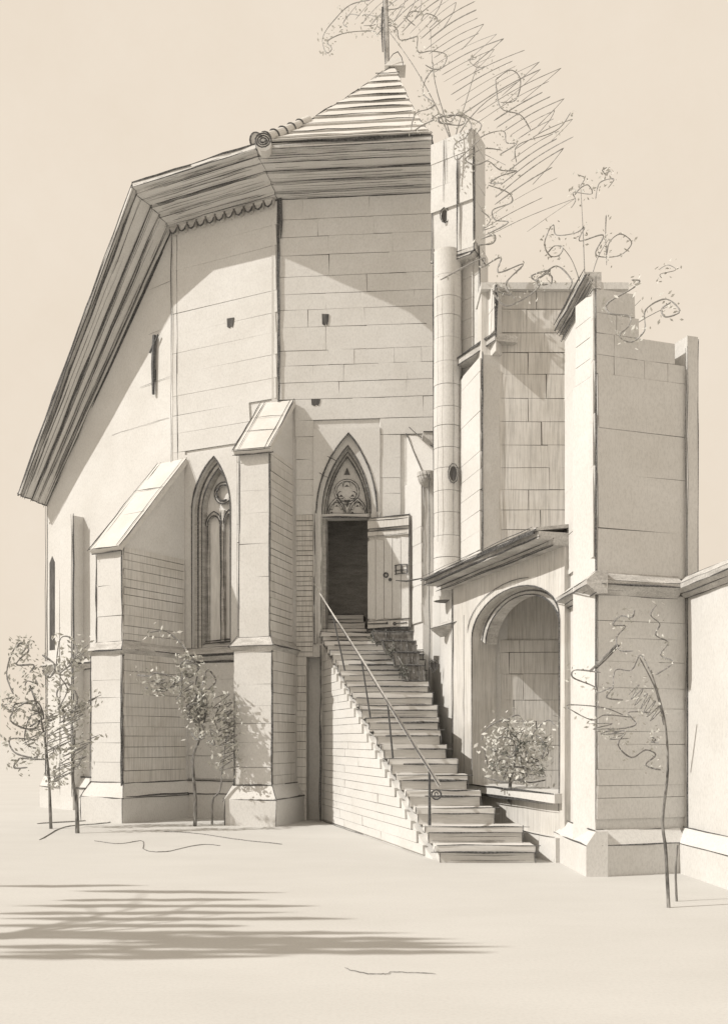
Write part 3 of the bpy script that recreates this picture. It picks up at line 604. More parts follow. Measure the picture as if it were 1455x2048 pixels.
# cheek wall under the left ends of the steps
FS = Frame((sl(NS - 1), Y0 + DY * (NS - 1) + .3), (sl(0) + .03, Y0 + .1)); LS = FS.L
def topz(s): return max(.0, .205 * (NS) * (1 - s / LS) - .12)
b = MB(); sN = 24
tp = [(LS * i / sN, max(.02, topz(LS * i / sN) - .06)) for i in range(sN)]
pts = [(0, -.05)] + tp[:]  + [(LS * .97, -.05)]
b.solid([FS.P(s, 0.0, z) for s, z in pts], [FS.P(s, -.6, z) for s, z in pts])
cheek = b.build('cheek_wall', ['stone'], st)
z = .03
while z < 3.1:
    h = U(.10, .16); smax = LS * (1 - (z + h + .14) / (.205 * NS)); x = .02
    while x < smax - .1:
        L = U(.7, 1.6); L = smax - x if smax - x - L < .4 else L
        stone(FS, x, x + L - .004, -.02, .03 + U(-.004, .004), z + .003, z + h - U(.002, .006), cheek); x += L
    z += h
b = MB(); b.fbox(FS, .03, LS * .5, -.1, .004, .02, 1.3); b.fbox(FS, .03, LS * .25, -.1, .004, 1.3, 2.3)
b.build('joint_bed', ['soft'], cheek)
b = MB(); b.line((xat(641, 18.4), 18.38, 0), (xat(641, 18.4), 18.38, 3.2), 1.6, m=0, rep=2, wob=1.5); b.build('wall_edge', ['line'], st)
# body of masonry below the treads, kept clear of the cheek face
b = MB()
for k in range(1, NS):
    y = Y0 + DY * k + .1; b.solid([Vector((sl(k) + .12, y, 0)), Vector((RX[k] - .03, y, 0)), Vector((RX[k] - .03, y + DY, 0)), Vector((sl(k) + .12, y + DY, 0))], [Vector((q[0], q[1], .205 * k - .02)) for q in ((sl(k) + .12, y), (RX[k] - .03, y), (RX[k] - .03, y + DY), (sl(k) + .12, y + DY))])
b.build('stair_core', ['stone'], st)

# handrail
hr = thing('handrail', 'thin iron handrail on four posts along the open side of the stairs', 'handrail', (.84, 12.6, .41))
ra = at(618, 1152, 18.5); rb = Vector((xat(880, 12.4), 12.4, zat(1573, 12.4)))
b = MB(); b.tube([ra, ra.lerp(rb, .28)], [.008, .012], 0, 6); b.tube([ra.lerp(rb, .22), ra.lerp(rb, .5) + Vector((0, 0, .02)), ra.lerp(rb, .75), rb], [.012, .02, .023, .023], 0, 6)
b.line(ra.lerp(rb, .3) + Vector((-.02, -.03, .03)), rb + Vector((-.02, -.03, .03)), .8, rep=2)
b.build('rail', ['mould', 'line'], hr)
b = MB(); cq = rb + Vector((-.05, -.0, -.1)); b.tube([cq + Vector((.06 * math.cos(a), 0, .06 * math.sin(a))) for a in [i * .55 for i in range(13)]], .012, 0, 5); b.tube([cq + Vector((.02 * math.cos(a), 0, .03 * math.sin(a))) for a in [i * .6 for i in range(10)]], .008, 0, 5); b.build('rail_scroll', ['iron'], hr)
for k, w_ in ((1, .017), (5, .013), (8, .012), (12, .012)):
    y = Y0 + DY * k + .16; f = (18.5 - y) / (18.5 - 12.4); p = ra.lerp(rb, f); x = sl(k) + .04
    b = MB(); b.tube([Vector((x, y, .205 * (k + 1) - .01)), Vector((x * .5 + p.x * .5, y, .205 * (k + 1) * .5 + p.z * .5)), Vector((p.x, y, p.z))], [w_ * 1.2, w_, w_], 0, 6); b.build('post', ['iron'], hr)

# ------------------------------------------------------------------ shaft and turret block between chapel and church
tu = thing('stair_turret', 'slender round stone shaft carrying a square turret block beside the chapel', 'turret', (1.4, 16.2, 0))
b = MB(); q = [(1.13, 18.6), (xat(905, 15.75), 15.75), (xat(947, 15.95), 15.95), (2.1, 18.6)]; zt0 = zat(1160, 15.9)
b.solid([Vector((*p, 0)) for p in q], [Vector((*p, zt0)) for p in q])
b.line((*q[1], 1.0), (*q[1], zt0), .6, rep=2, m=2); b.line((q[2][0], q[2][1] - .01, 1.0), (q[2][0], q[2][1] - .01, zt0), .8, rep=2)
ql = Vector((xat(859, 17.0), 17.0)); b.line((ql.x, ql.y - .1, 1.9), (ql.x, ql.y - .1, zt0 + 2), .7, rep=2)
base = b.build('base_block', ['stone', 'line', 'soft'], tu)
b = MB(); zz = zat(1250, 15.6); x0, x1 = xat(866, 16.4), xat(912, 15.7)
b.solid([Vector((x0, 16.35, zz - .03)), Vector((x1, 15.7, zz - .03)), Vector((x1 + .1, 15.9, zz - .1)), Vector((x0 + .12, 16.5, zz - .1))], [Vector((x0 - .07, 16.25, zz + .02)), Vector((x1, 15.6, zz + .06)), Vector((x1 + .1, 15.9, zz + .2)), Vector((x0 + .2, 16.5, zz + .12))])
b.line((x0 - .08, 16.24, zz + .02), (x1, 15.59, zz + .06), 1.1); b.line((x0 + .02, 16.34, zz - .03), (x1, 15.69, zz - .03), .8); b.build('ledge', ['mould', 'line'], base)
def heart(c, r, nm, par, sh):
    b = MB(); pts = [c + Vector((r * x, 0, r * z)) for x, z in sh]; b.solid(pts, [p + Vector((0, .03, 0)) for p in pts]); b.curve([p * 1 + Vector((0, -.01, 0)) + (p - c) * .35 for p in pts] + [pts[0] + (pts[0] - c) * .35], .8, 1); return b.build(nm, ['dark', 'line'], par)
hsh = [(0, -1.3), (.7, -.3), (.8, .5), (.4, .9), (0, .6), (-.4, .9), (-.8, .5), (-.7, -.3)]
rsh = [(math.cos(a * .6), 1.3 * math.sin(a * .6)) for a in range(10)]
pc = base_p = None
# shaft in drums
cS = Vector((xat(894, 16.2), 16.2)); rS = .225; z = zt0 - .3; zt1 = zat(500, 16.1); kk = 40
while z < zt1 - .05:
    h = U(.3, .4); h = zt1 - z if zt1 - z < .45 else h; g_ = U(.004, .010); b = MB(); r = rS + U(-.003, .003); a0 = U(0, .3)
    f = lambda zz, r: [Vector((cS.x + r * math.cos(a0 + 2 * math.pi * j / kk), cS.y + r * math.sin(a0 + 2 * math.pi * j / kk), zz)) for j in range(kk)]
    b.solid(f(z + g_ / 2, r), f(z + h - g_ / 2, r)); ob = b.build('drum', ['stone'], tu)
    z += h
b = MB(); b.solid(*[[Vector((cS.x + (rS - .02) * math.cos(2 * math.pi * j / kk), cS.y + (rS - .02) * math.sin(2 * math.pi * j / kk), zz)) for j in range(kk)] for zz in (zt0 - .3, zt1)])
b.line((xat(866, 16.2), 16.17, zt0), (xat(866, 16.2), 16.17, zt1), 1.3, rep=2, m=1); b.line((xat(920, 16.15), 16.12, zt0 - .2), (xat(920, 16.15), 16.12, zt1 - 2.3), .7)
for px in (876, 908): b.line((xat(px, 15.98), 15.98, zt0 + .6), (xat(px, 15.98), 15.98, zt1 - .6), .4, m=2)
b.build('shaft_core', ['mortar', 'line', 'soft'], tu)
b = MB(); bp_ = [(xat(908, 16.4), 16.4), (xat(958, 16.0), 16.0), (xat(958, 16.0) + .2, 16.5), (xat(908, 16.4) + .3, 17.2)]; b.solid([Vector((*p, 6.5)) for p in bp_], [Vector((*p, zt1 + .05)) for p in bp_])
b.line((bp_[1][0], bp_[1][1] - .015, 7.6), (bp_[1][0], bp_[1][1] - .015, zt1), .9, rep=2)
bkp = b.build('backing_pier', ['stone', 'line'], tu); clad(Frame(bp_[0], bp_[1]), 0, .42, 7.4, zt1 - .1, (.26, .34), (3, 4), (.003, .007), bkp, m='stone')
heart(Vector((xat(906, 15.95), 15.97, zat(946, 15.95))), .075, 'round_hole', tu, [(x * .8, z * 1.2) for x, z in rsh])
# upper square block
q = [(xat(863, 16.3), 16.3), (xat(946, 15.85), 15.85), (xat(966, 16.3), 16.3), (xat(915, 17.6), 17.6)]; zb, zt = zat(478, 15.6), zat(238, 15.6)
b = MB(); b.solid([Vector((*p, zb)) for p in q], [Vector((*p, zt)) for p in q])
for p, wt in zip(q[:3], (.8, 1.3, .7)): b.line((p[0], p[1] - .012, zb), (p[0], p[1] - .012, zt - .3), wt, rep=2)
FU = Frame(q[0], q[1]); FV = Frame(q[1], q[2]); b.line(FU.P(FU.L * .66, .045, zb + .05), FU.P(FU.L * .66, .045, zt - .4), 1.3, rep=2); b.line(FU.P(FU.L * .32, .04, zb + .9), FU.P(FU.L * .32, .04, zt), .6, m=2); b.line(FU.P(FU.L * .37, .04, zb + 1.2), FU.P(FU.L * .37, .04, zt), .4, m=2)
up = b.build('turret_block', ['stone', 'line', 'soft'], tu)
clad(FU, 0, FU.L, zb + .75, zt, (.34, .42), (3, 4), (.005, .009), up, m='stone'); clad(FV, 0.02, FV.L, zb + .1, zt, (.2, .36), (3, 4), (.004, .009), up, m='stone')
b = MB(); lo = [Vector((cS.x + (p[0] - cS.x) * .9, cS.y + (p[1] - cS.y) * .9, zb - .1)) for p in q]; hi = [Vector((cS.x + (p[0] - cS.x) * 1.05, cS.y + (p[1] - cS.y) * 1.05, zb - .05)) for p in q]; h2_ = [v + Vector((0, 0, .06)) for v in hi]
b.solid(lo, hi); b.solid(hi, h2_); b.line(hi[0], hi[1], 1.8, over=.03, rep=2); b.line(hi[1], hi[2], 1.5); b.line(h2_[0], h2_[1], .9); b.line(lo[0], lo[1], .8); b.line(lo[0], hi[0], 1.4); b.line(lo[1], hi[1], 1.6)
b.build('corbel_course', ['mould', 'line'], tu)
pz = FU.hit(890, 432); heart(FU.P(pz[0], .02, pz[1]), .07, 'round_hole', tu, [(x * .8, z) for x, z in rsh])
pz = Vector((xat(866, 16.6), 16.55, zat(1331, 16.6))); heart(pz, .07, 'heart_hole', tu, hsh)

# ------------------------------------------------------------------ church on the right
ch = thing('church', 'pale stone church with stepped walls, round arched porch and string course', 'church', (2.6, 13.5, 0))
YW1 = 15.2; W1 = Frame((xat(962, YW1), YW1), (xat(1160, YW1), YW1)); zw1 = zat(585, YW1)
b = MB(); b.fbox(W1, 0, W1.L + .6, -.5, 0, 0, zw1)
w1 = b.build('wall', ['stone_hatched', 'line'], ch); w1['label'] = 'recessed wall of large coursed blocks above the porch'
clad(W1, .22, W1.L, zat(1100, YW1), zw1, (.29, .37), (.42, .85), (.007, .014), w1, m='stone_hatched')
clad(W1, -.2, W1.L, .7, zat(1280, YW1) , (.3, .4), (.6, 1.2), (.007, .013), w1, m='stone_hatched')
b = MB(); b.fbox(W1, -.02, W1.L + .7, -.6, .12, zw1, zw1 + .1); b.build('wall_coping', ['stone', 'line'], ch)
# pier 1
nr = (xat(963, 15.1), 15.1); fr = (xat(922, 16.1), 16.1); P1 = Frame(fr, nr); zp = zat(738, 15.7)
b = MB(); pp = [fr, nr, (nr[0] + .4, nr[1] + .1), (fr[0] + .6, fr[1])]
b.solid([Vector((*p, 0)) for p in pp], [Vector((*p, zp)) for p in pp])
for p, wt in ((fr, .6), (nr, 1.3)): b.line((p[0], p[1] - .02, zt0 - .4), (p[0], p[1] - .02, zp), wt, rep=2)
p1 = b.build('pier', ['stone', 'line'], ch); clad(P1, 0, P1.L, 3.5, zp - .05, (.26, .34), (3, 4), (.005, .010), p1, m='stone')
b = MB(); a0 = at(905, 737, 16.2); a1 = at(990, 680, 14.95); sd_ = Vector((.35, .1, .0)); th = Vector((0, 0, .1))
b.solid([a0, a1, a1 + sd_, a0 + sd_], [a0 + th, a1 + th, a1 + th + sd_, a0 + th + sd_]); k = Vector((-.005, -.01, 0))
b.line(a0 + th + k, a1 + th + k, 1.4, rep=2); b.line(a0 + k, a1 + k, 1.2); b.line(a0 + k, a0 + th + k, 1); b.build('weathering', ['mould', 'line'], p1)
nr2 = (xat(991, 14.95), 14.95); fr2 = (xat(963, 15.6), 15.6); b = MB(); pp = [fr2, nr2, (nr2[0] + .08, nr2[1] + .15), (fr2[0] + .6, fr2[1] + .2)]
b.solid([Vector((*p, zp)) for p in pp], [Vector((*p, zw1 + .05)) for p in pp]); b.line((nr2[0], nr2[1] - .01, zp + .2), (nr2[0], nr2[1] - .01, zw1), 2.2, rep=2); b.line((fr2[0], fr2[1] - .02, zp), (fr2[0], fr2[1] - .02, zw1), .7)
p1b = b.build('upper_pier', ['stone', 'line'], ch); P1b = Frame(fr2, nr2); clad(P1b, 0, P1b.L, zp + .3, zw1, (.28, .36), (3, 4), (.004, .009), p1b, m='stone')
# porch wall W0 with the round arch
W0 = Frame((xat(905, 15.75), 15.75), (xat(1128, 12.25), 12.25)); L0 = W0.L; zc0 = zat(1092, 12.25)
def h0(px, py): return W0.hit(px, py)
sa, sb = W0.S(944), W0.S(1119); zsp0 = 3.02; zled = .84
rx = (sb - sa) / 2; rz = zc0 - .42 - zsp0 + .12; acv = [(sa + rx - rx * math.cos(math.radians(a)), zsp0 + rz * math.sin(math.radians(a))) for a in range(0, 181, 10)]
b = MB(); arch_panel(b, W0, 0, L0, 0, zc0, acv, -.38, 0)
b.fbox(W0, sa, sb, -.38, -.02, 0, zled - .12)
ac = [(sa, zled)] + acv + [(sb, zled)]
crv(b, W0, ac, .012, 1.0); crv(b, W0, [(sa + rx + (x - sa - rx) * 1.12, z + .1) for x, z in acv][:12], .012, .5)
b.line(W0.P(.02, .01, .9), W0.P(.02, .01, zc0), .7, rep=2); b.line(W0.P(sa - .33, .01, .8), W0.P(sa - .33, .01, 3.4), .6); b.line(W0.P(sb - .0, .012, .6), W0.P(sb, .012, 3), 1.0)
w0 = b.build('porch_wall', ['stone_hatched', 'line'], ch); w0['label'] = 'porch wall with a round arch'
b = MB(); rin = .84; ain = [(sa + rx + (x - sa - rx) * rin, z - .1) for x, z in acv]
band(b, W0, ain, acv, -.3, -.12); crv(b, W0, ain, -.115, 1.1); crv(b, W0, [((x + y[0]) / 2, (z + y[1]) / 2) for (x, z), y in zip(ain, acv)], -.11, 1.0); b.build('arch_moulding', ['mould', 'line'], w0)
b = MB(); b.fbox(W0, sa - .05, sb + .05, -.55, .1, zled - .12, zled); b.line(W0.P(sa, .105, zled), W0.P(sb, .105, zled), 1.1, rep=2); b.line(W0.P(sa, .105, zled - .12), W0.P(sb, .105, zled - .12), 1.0, rep=2); b.build('sill', ['stone', 'line'], w0)
b = MB(); b.fbox(W0, -.12, L0 + .02, -1.0, .16, zc0, zc0 + .07); b.fbox(W0, -.25, L0 + .02, -1.0, .36, zc0 + .07, zc0 + .16)
b.solid([W0.P(-.3, .4, zc0 + .16), W0.P(L0 + .02, .4, zc0 + .16), W0.P(L0 + .02, -1.6, zc0 + .45), W0.P(-.3, -1.6, zc0 + .45)], [W0.P(-.3, .4, zc0 + .2), W0.P(L0 + .02, .4, zc0 + .2), W0.P(L0 + .02, -1.6, zc0 + .5), W0.P(-.3, -1.6, zc0 + .5)])
for d, z, wt in ((.165, zc0, 1.2), (.165, zc0 + .07, 1.4), (.365, zc0 + .09, 2.0), (.405, zc0 + .16, 2.0), (.405, zc0 + .2, 1.2)): b.line(W0.P(-.3, d, z), W0.P(L0, d, z), wt, rep=2, wob=1.4)
b.line(W0.P(L0 * .4, .41, zc0 + .13), W0.P(L0, .41, zc0 + .13), 2.6, wob=2)
cp_ = W0.P(-.3, .4, zc0 + .2); b.curve([cp_ + Vector((-.42, .1, -.02)), cp_ + Vector((-.25, .05, -.04)), cp_ + Vector((-.1, 0, -.02)), cp_], 1.2)
b.build('porch_eave', ['mould', 'line'], w0)
b = MB(); b.solid([W0.P(.02, -.38, 0), W0.P(L0, -.38, 0), Vector((3.4, 15.2, 0)), Vector((1.5, 15.7, 0))], [W0.P(.02, -.38, zled - .2), W0.P(L0, -.38, zled - .2), Vector((3.4, 15.2, zled - .2)), Vector((1.5, 15.7, zled - .2))]); b.build('porch_floor', ['stone'], w0)
b = MB(); PS = Frame((2.72, 12.4), (3.35, 15.3)); b.fbox(PS, 0, PS.L, -.02, .2, 0, zc0 + .1); b.build('porch_side_wall', ['stone_hatched'], w0)
b = MB(); b.solid([W0.P(0, -.3, zc0 - .06), W0.P(L0 + .1, -.3, zc0 - .06), Vector((3.4, 15.25, zc0 - .06)), Vector((1.5, 15.8, zc0 - .06))], [W0.P(0, -.3, zc0 - .01), W0.P(L0 + .1, -.3, zc0 - .01), Vector((3.4, 15.25, zc0 - .01)), Vector((1.5, 15.8, zc0 - .01))]); b.build('porch_ceiling', ['stone_hatched'], w0)
# pier 2
n2 = (xat(1190, 11.1), 11.1); f2 = (xat(1133, 12.45), 12.45); P2 = Frame(f2, n2); zt2 = zat(560, 11.1); zs_ = zat(1168, 11.1)
b = MB(); pp = [f2, n2, (n2[0] + .1, n2[1] + .06), (f2[0] + .5, f2[1])]
b.solid([Vector((*p, 0)) for p in pp], [Vector((*p, zt2)) for p in pp])
for p, wt in ((f2, 1.0), (n2, 1.1)): b.line((p[0] - .005, p[1] - .015, .6), (p[0] - .005, p[1] - .015, zt2), wt, rep=2)
p2 = b.build('pier', ['stone', 'line'], ch); clad(P2, 0, P2.L, zs_ + .3, zt2 - .1, (.42, .6), (3, 4), (.003, .007), p2, m='stone')
b = MB()
for dz, d, wt in ((0, .04, .8), (.06, .08, 1.2), (.12, .13, 1.4)):
    b.fbox(P2, -.06, P2.L + .02, -.06, d, zt2 - .1 + dz, zt2 - .04 + dz); b.line(P2.P(-.08, d + .008, zt2 - .1 + dz), P2.P(P2.L + .05, d + .008, zt2 - .1 + dz), wt, rep=2, wob=1.2); b.line(P2.P(-.06, d + .008, zt2 - .03 + dz), P2.P(P2.L + .05, d + .008, zt2 - .03 + dz), wt, wob=1)
b.build('eave', ['mould', 'line'], p2)
# wall 2 and pier 3
e2 = (xat(1370, 11.45), 11.45); W2 = Frame(n2, e2); zw2 = zt2 - .12
b = MB(); zk2 = zat(760, 11.3); b.fbox(W2, .0, W2.L, -.5, -.01, 0, zk2); b.line(W2.P(W2.L, .03, .5), W2.P(W2.L, .03, zk2 + .4), .9, rep=3, m=2, wob=2.5)
w2 = b.build('wall', ['stone', 'line', 'soft'], ch); w2['label'] = 'front wall bay half hidden by the sapling'
clad(W2, .02, W2.L - .01, zs_ + .1, zk2, (.45, .62), (.8, 1.3), (.002, .006), w2, vprob=.6, base=-.01, m='stone'); clad(W2, .02, W2.L - .01, .62, zs_ - .1, (.1, .34), (.7, 1.3), (.002, .005), w2, vprob=.3, base=-.01, m='stone')
z = zk2; nrow = 0
while z < zw2 - .1:                                         # broken head of the wall, each stone full depth
    h = U(.2, .27); x = 0
    while x < W2.L - .02:
        L = U(.22, .5); L = W2.L - x if W2.L - x < .35 else L
        lim = 1.0 - nrow * .2 - (.2 if .3 < x / W2.L < .55 else 0)
        if (x / W2.L < lim and nrow < 5) or (nrow < 1): stone(W2, x, x + L - .006, -.45, .018, z + .002, z + h - .004, w2, m='stone')
        x += L
    z += h; nrow += 1
n3 = (xat(1560, 9.2), 9.2); P3 = Frame(e2, n3)
b = MB(); pp = [e2, n3, (n3[0] + 2, n3[1]), (e2[0] + 2, e2[1])]
b.solid([Vector((*p, 0)) for p in pp], [Vector((*p, zs_ + .12)) for p in pp])
for q_ in (0, .06): b.line(P3.P(q_, .01, .3), P3.P(q_, .01, zs_), 1.0 - q_ * 5, rep=2, wob=1)
b.build('low_wall', ['stone', 'line'], ch)
b = MB(); b.fbox(W2, W2.L - .02, W2.L + .12, -.5, .06, 0, zat(672, 11.4)); b.line(W2.P(W2.L - .02, .065, .4), W2.P(W2.L - .02, .065, zat(690, 11.4)), .8, rep=2, wob=1.4); b.line(W2.P(W2.L + .12, .065, .4), W2.P(W2.L + .12, .065, zat(680, 11.4)), .9, rep=2, wob=1.4); b.build('corner_pilaster', ['stone', 'line'], ch)
# string course and plinth round pier 2, wall 2, pier 3
for F, s0, s1 in ((P2, -.05, P2.L + .13), (W2, -.0, W2.L - .12), (P3, -.0, P3.L)):
    strip('string_course', F, s0, s1, [(-.1, zs_ - .12), (.02, zs_ - .12), (.07, zs_ - .07), (.13, zs_ - .02), (.13, zs_ + .03), (.02, zs_ + .13), (-.1, zs_ + .13)], (0, 1.2, .9, 1.3, .7, .6, 0), 'mould', ch)
for F, s0, s1 in ((P2, -.3, P2.L + .14), (W2, .0, W2.L - .1), (P3, 0, P3.L)):
    strip('plinth', F, s0, s1, [(-.1, -.05), (.14, -.05), (.14, .34), (.03, .5), (-.1, .5)], (0, 0, 1.0, .9, 0), 'stone', ch)
b = MB(); b.fbox(W0, -.0, L0, -.1, .12, -.05, .3); b.line(W0.P(L0 * .5, .125, .3), W0.P(L0, .125, .3), .9); b.build('plinth', ['stone', 'line'], ch)

# ------------------------------------------------------------------ plants
def leafq(b, p, s, m=0):
    a = Vector((U(-1, 1), U(-1, 1), U(-1, 1))).normalized(); c = a.cross(Vector((U(-1, 1), U(-1, 1), U(-1, 1)))).normalized(); s *= U(.6, 1.3)
    b.face([p - a * s, p + c * s * .45, p + a * s, p - c * s * .45], m)
def twigs(b, polys, Y, dy, wt, m, leaves=0, ls=.05, lb=None):
    for pts in polys:
        ph = U(0, 6); q = [at(x, y, Y + dy * math.sin(ph + i * .9)) for i, (x, y) in enumerate(pts)]
        s_ = smooth(q); b.curve(s_, wt * U(.8, 1.2), m)
        if leaves:
            for p in s_:
                for _ in range(leaves): leafq(lb, p + Vector((U(-1, 1), U(-1, 1), U(-1, 1))) * ls * 3, ls)
def zig(x0, y0, x1, y1, n, ax, ay):
    """a back and forth run of strokes along a line, (ax, ay) is the reach of each stroke"""
    out = []
    for i in range(n):
        f = i / (n - 1); s_ = 1 if i % 2 else -1; out.append((x0 + (x1 - x0) * f + s_ * ax * U(.7, 1.2), y0 + (y1 - y0) * f + s_ * ay * U(.7, 1.2)))
    return out
def loops(cx, cy, rx, ry, n):
    out = []; a = U(0, 6)
    for i in range(n):
        a += U(.5, 1.5); k = U(.55, 1.05); out.append((cx + rx * k * math.cos(a), cy + ry * k * math.sin(a)))
    return out
def trunk(b, pts, rad, m=0): b.tube(smooth(pts, 5), [rad[0] + (rad[1] - rad[0]) * i / (5 * (len(pts) - 1)) * U(.85, 1.1) for i in range(5 * (len(pts) - 1) + 1)], m, 7)

# large tree behind the chapel
Yt = 30.
t1 = thing('tall_tree', 'tall loose tree behind the chapel roof, sketchy spring crown', 'tree', (xat(905, Yt), Yt, 0))
b = MB(); trunk(b, [Vector((xat(905, Yt), Yt, 0)), Vector((xat(902, Yt), Yt, 8)), Vector((xat(908, Yt), Yt, 12)), at(902, 420, Yt)], (.42, .2))
for e in ((760, 40), (860, 60), (960, 110), (1040, 160), (1010, 330)): trunk(b, [at(902, 430, Yt), at(905, 300, Yt), at((902 + e[0]) / 2 + U(-15, 15), (270 + e[1]) / 2, Yt + U(-.5, .5)), at(*e, Yt + U(-1, 1))], (.03, .006))
b.build('trunk', ['faint'], t1)
b = MB(); lb = MB()
out = [[(740, 0), (700, 10), (668, 40), (646, 72), (648, 98), (656, 106), (663, 96), (655, 82), (690, 66), (745, 62), (752, 70), (772, 52), (792, 56), (800, 80), (835, 72)],
       [(835, 72), (836, 104), (862, 102), (892, 110), (884, 135), (866, 138), (850, 130)], [(866, 138), (850, 160), (846, 188), (870, 208), (856, 218), (830, 228), (823, 262), (845, 250), (868, 238)],
       [(890, 236), (922, 230), (942, 250), (930, 275), (908, 290), (912, 320), (960, 275), (1005, 262), (1012, 285), (1032, 288), (1000, 308)], [(1002, 300), (965, 298), (925, 320), (950, 328), (975, 322), (1000, 340), (1032, 342), (1000, 352), (980, 366), (1004, 366)],
       [(975, 370), (1015, 385), (1022, 405), (985, 420), (990, 440), (1016, 445), (970, 470)], [(1140, 225), (1110, 262), (1035, 290), (1032, 325)], [(990, 160), (1000, 215), (1040, 230), (1060, 260)], [(990, 160), (1020, 140), (1040, 160), (1030, 200), (1000, 205)]]
twigs(b, out, Yt, .5, .85, 0, 0, .06, lb); twigs(MB(), out, Yt, .9, 1, 0, 2, .05, lb)
Lb = [(690, 40), (760, 60), (830, 70), (850, 115), (855, 175), (900, 225), (960, 265), (1020, 300), (985, 400), (900, 520)]; Rb = [(745, -12), (850, -15), (930, -10), (985, 45), (1030, 92), (1090, 118), (1140, 165), (1145, 235), (1140, 290), (1150, 410)]
for i in range(40):
    f = i / 39 * 8.9; k = int(f); g_ = f - k; p = [Lb[k][j] + (Lb[k + 1][j] - Lb[k][j]) * g_ for j in (0, 1)]; q = [Rb[k][j] + (Rb[k + 1][j] - Rb[k][j]) * g_ for j in (0, 1)]
    f0, f1 = U(0, .2), U(.7, 1.05); y0, y1 = Yt + U(-2, 2), Yt + U(-2, 2); a_ = [at(p[0] + (q[0] - p[0]) * t, p[1] + (q[1] - p[1]) * t - 8 * math.sin(t * 3), y0 + (y1 - y0) * t) for t in (f0, f0 * .6 + f1 * .4, f0 * .3 + f1 * .7, f1)]
    b.curve(smooth(a_), U(.35, .8), 0)
    if R_() < .5: b.curve(smooth([a_[3], a_[2] + Vector((.25, 0, -.1)), a_[1] + Vector((.3, 0, -.3))]), U(.3, .6), 0)
for i in range(9): twigs(b, [loops(U(700, 880) if i < 8 else U(870, 1090), U(10, 60) if i < 8 else U(90, 270), 22, 16, 5)], Yt, .8, .6, 0, 1, .06, lb)
b.build('twigs', ['faint'], t1); tag(lb.build('crown', ['faintleaf'], t1), None, None, kind='stuff')
# creepers over the tops of the church walls
def creeper(label, Y, root, polys, wt=1.1):
    t = thing('wall_creeper', label, 'creeper', at(*root, Y), 'creepers on the church walls'); b = MB(); lb = MB()
    twigs(MB(), polys, Y, .1, wt, 0, 1, .03, lb)
    for pl in polys:
        b = MB(); twigs(b, [pl], Y, .06, wt, 0); b.build('runner', ['faint'], t)
    tag(lb.build('foliage', ['faintleaf'], t), None, None, kind='stuff')
creeper('scribbly pale creeper along the top of the recessed church wall', 14.85, (1060, 590), [[(880, 560), (965, 516), (962, 535), (1000, 515), (996, 545), (1046, 528), (1012, 565), (1020, 590), (985, 582), (1012, 612), (1060, 590)], [(1060, 590), (1078, 570), (1062, 552), (1100, 540), (1078, 556), (1112, 532), (1142, 560), (1136, 580)],
    [(985, 582), (998, 600), (992, 575), (1012, 580), (1030, 598)], [(955, 490), (985, 486), (988, 470), (962, 478)], loops(1090, 560, 22, 16, 6)])
creeper('looping ivy scribbled round the head of the square turret block', 15.75, (905, 245), [[(890, 236), (922, 230), (942, 250), (930, 275), (908, 290), (912, 320), (940, 296), (958, 280)], [(868, 240), (845, 250), (823, 262), (830, 228), (856, 218), (870, 208)], [(862, 238), (880, 228), (900, 244), (915, 226), (940, 236), (962, 250), (950, 270)], [(958, 300), (930, 318), (950, 330), (972, 322)], [(960, 420), (980, 440), (964, 460), (990, 452)], loops(905, 240, 36, 12, 9)], 1.0)
# second tree behind the church
Y2 = 22.
t2 = thing('slim_tree', 'slim budding tree rising behind the church piers', 'tree', (xat(1172, Y2), Y2, 0))
b = MB(); trunk(b, [Vector((xat(1172, Y2), Y2, 0)), Vector((xat(1168, Y2), Y2, 6)), at(1170, 560, Y2)], (.2, .07))
for e in ((1160, 370), (1215, 480), (1120, 490)): trunk(b, [at(1170, 600, Y2), at((1170 + e[0]) / 2, (560 + e[1]) / 2, Y2), at(*e, Y2)], (.014, .006))
for e in ((1280, 600), (1340, 610)): trunk(b, [at(1171, 760, Y2), at((1170 + e[0]) / 2, 660, Y2), at(*e, Y2)], (.02, .006))
b.build('trunk', ['faint'], t2); b = MB(); lb = MB()
o2 = [[(1142, 415), (1150, 400), (1146, 385), (1182, 388), (1175, 370), (1160, 376), (1148, 390)], [(1155, 350), (1168, 356), (1160, 372)], [(1190, 398), (1198, 366), (1226, 358), (1215, 376)], [(1203, 340), (1212, 336), (1216, 344), (1208, 347), (1203, 340)],
      [(1095, 505), (1108, 492), (1124, 495), (1118, 510), (1100, 512), (1088, 490), (1096, 462), (1106, 450), (1112, 470), (1150, 466), (1168, 455), (1158, 482), (1205, 470), (1190, 505), (1205, 514), (1240, 510), (1262, 486), (1240, 468), (1218, 484), (1212, 510)], [(1211, 430), (1210, 470), (1212, 530)],
      [(1262, 560), (1278, 562), (1262, 578), (1215, 606), (1218, 626), (1258, 632), (1256, 652), (1238, 672), (1262, 684), (1288, 660), (1290, 620), (1330, 598), (1358, 622), (1330, 634), (1322, 618), (1340, 605)], [(1318, 538), (1335, 530), (1350, 540), (1320, 548), (1322, 556)]]
o3 = [o2.pop(-2)]
twigs(b, o2, Y2, .4, .75, 0, 1, .045, lb); b.build('twigs', ['faint'], t2); tag(lb.build('crown', ['faintleaf'], t2), None, None, kind='stuff')

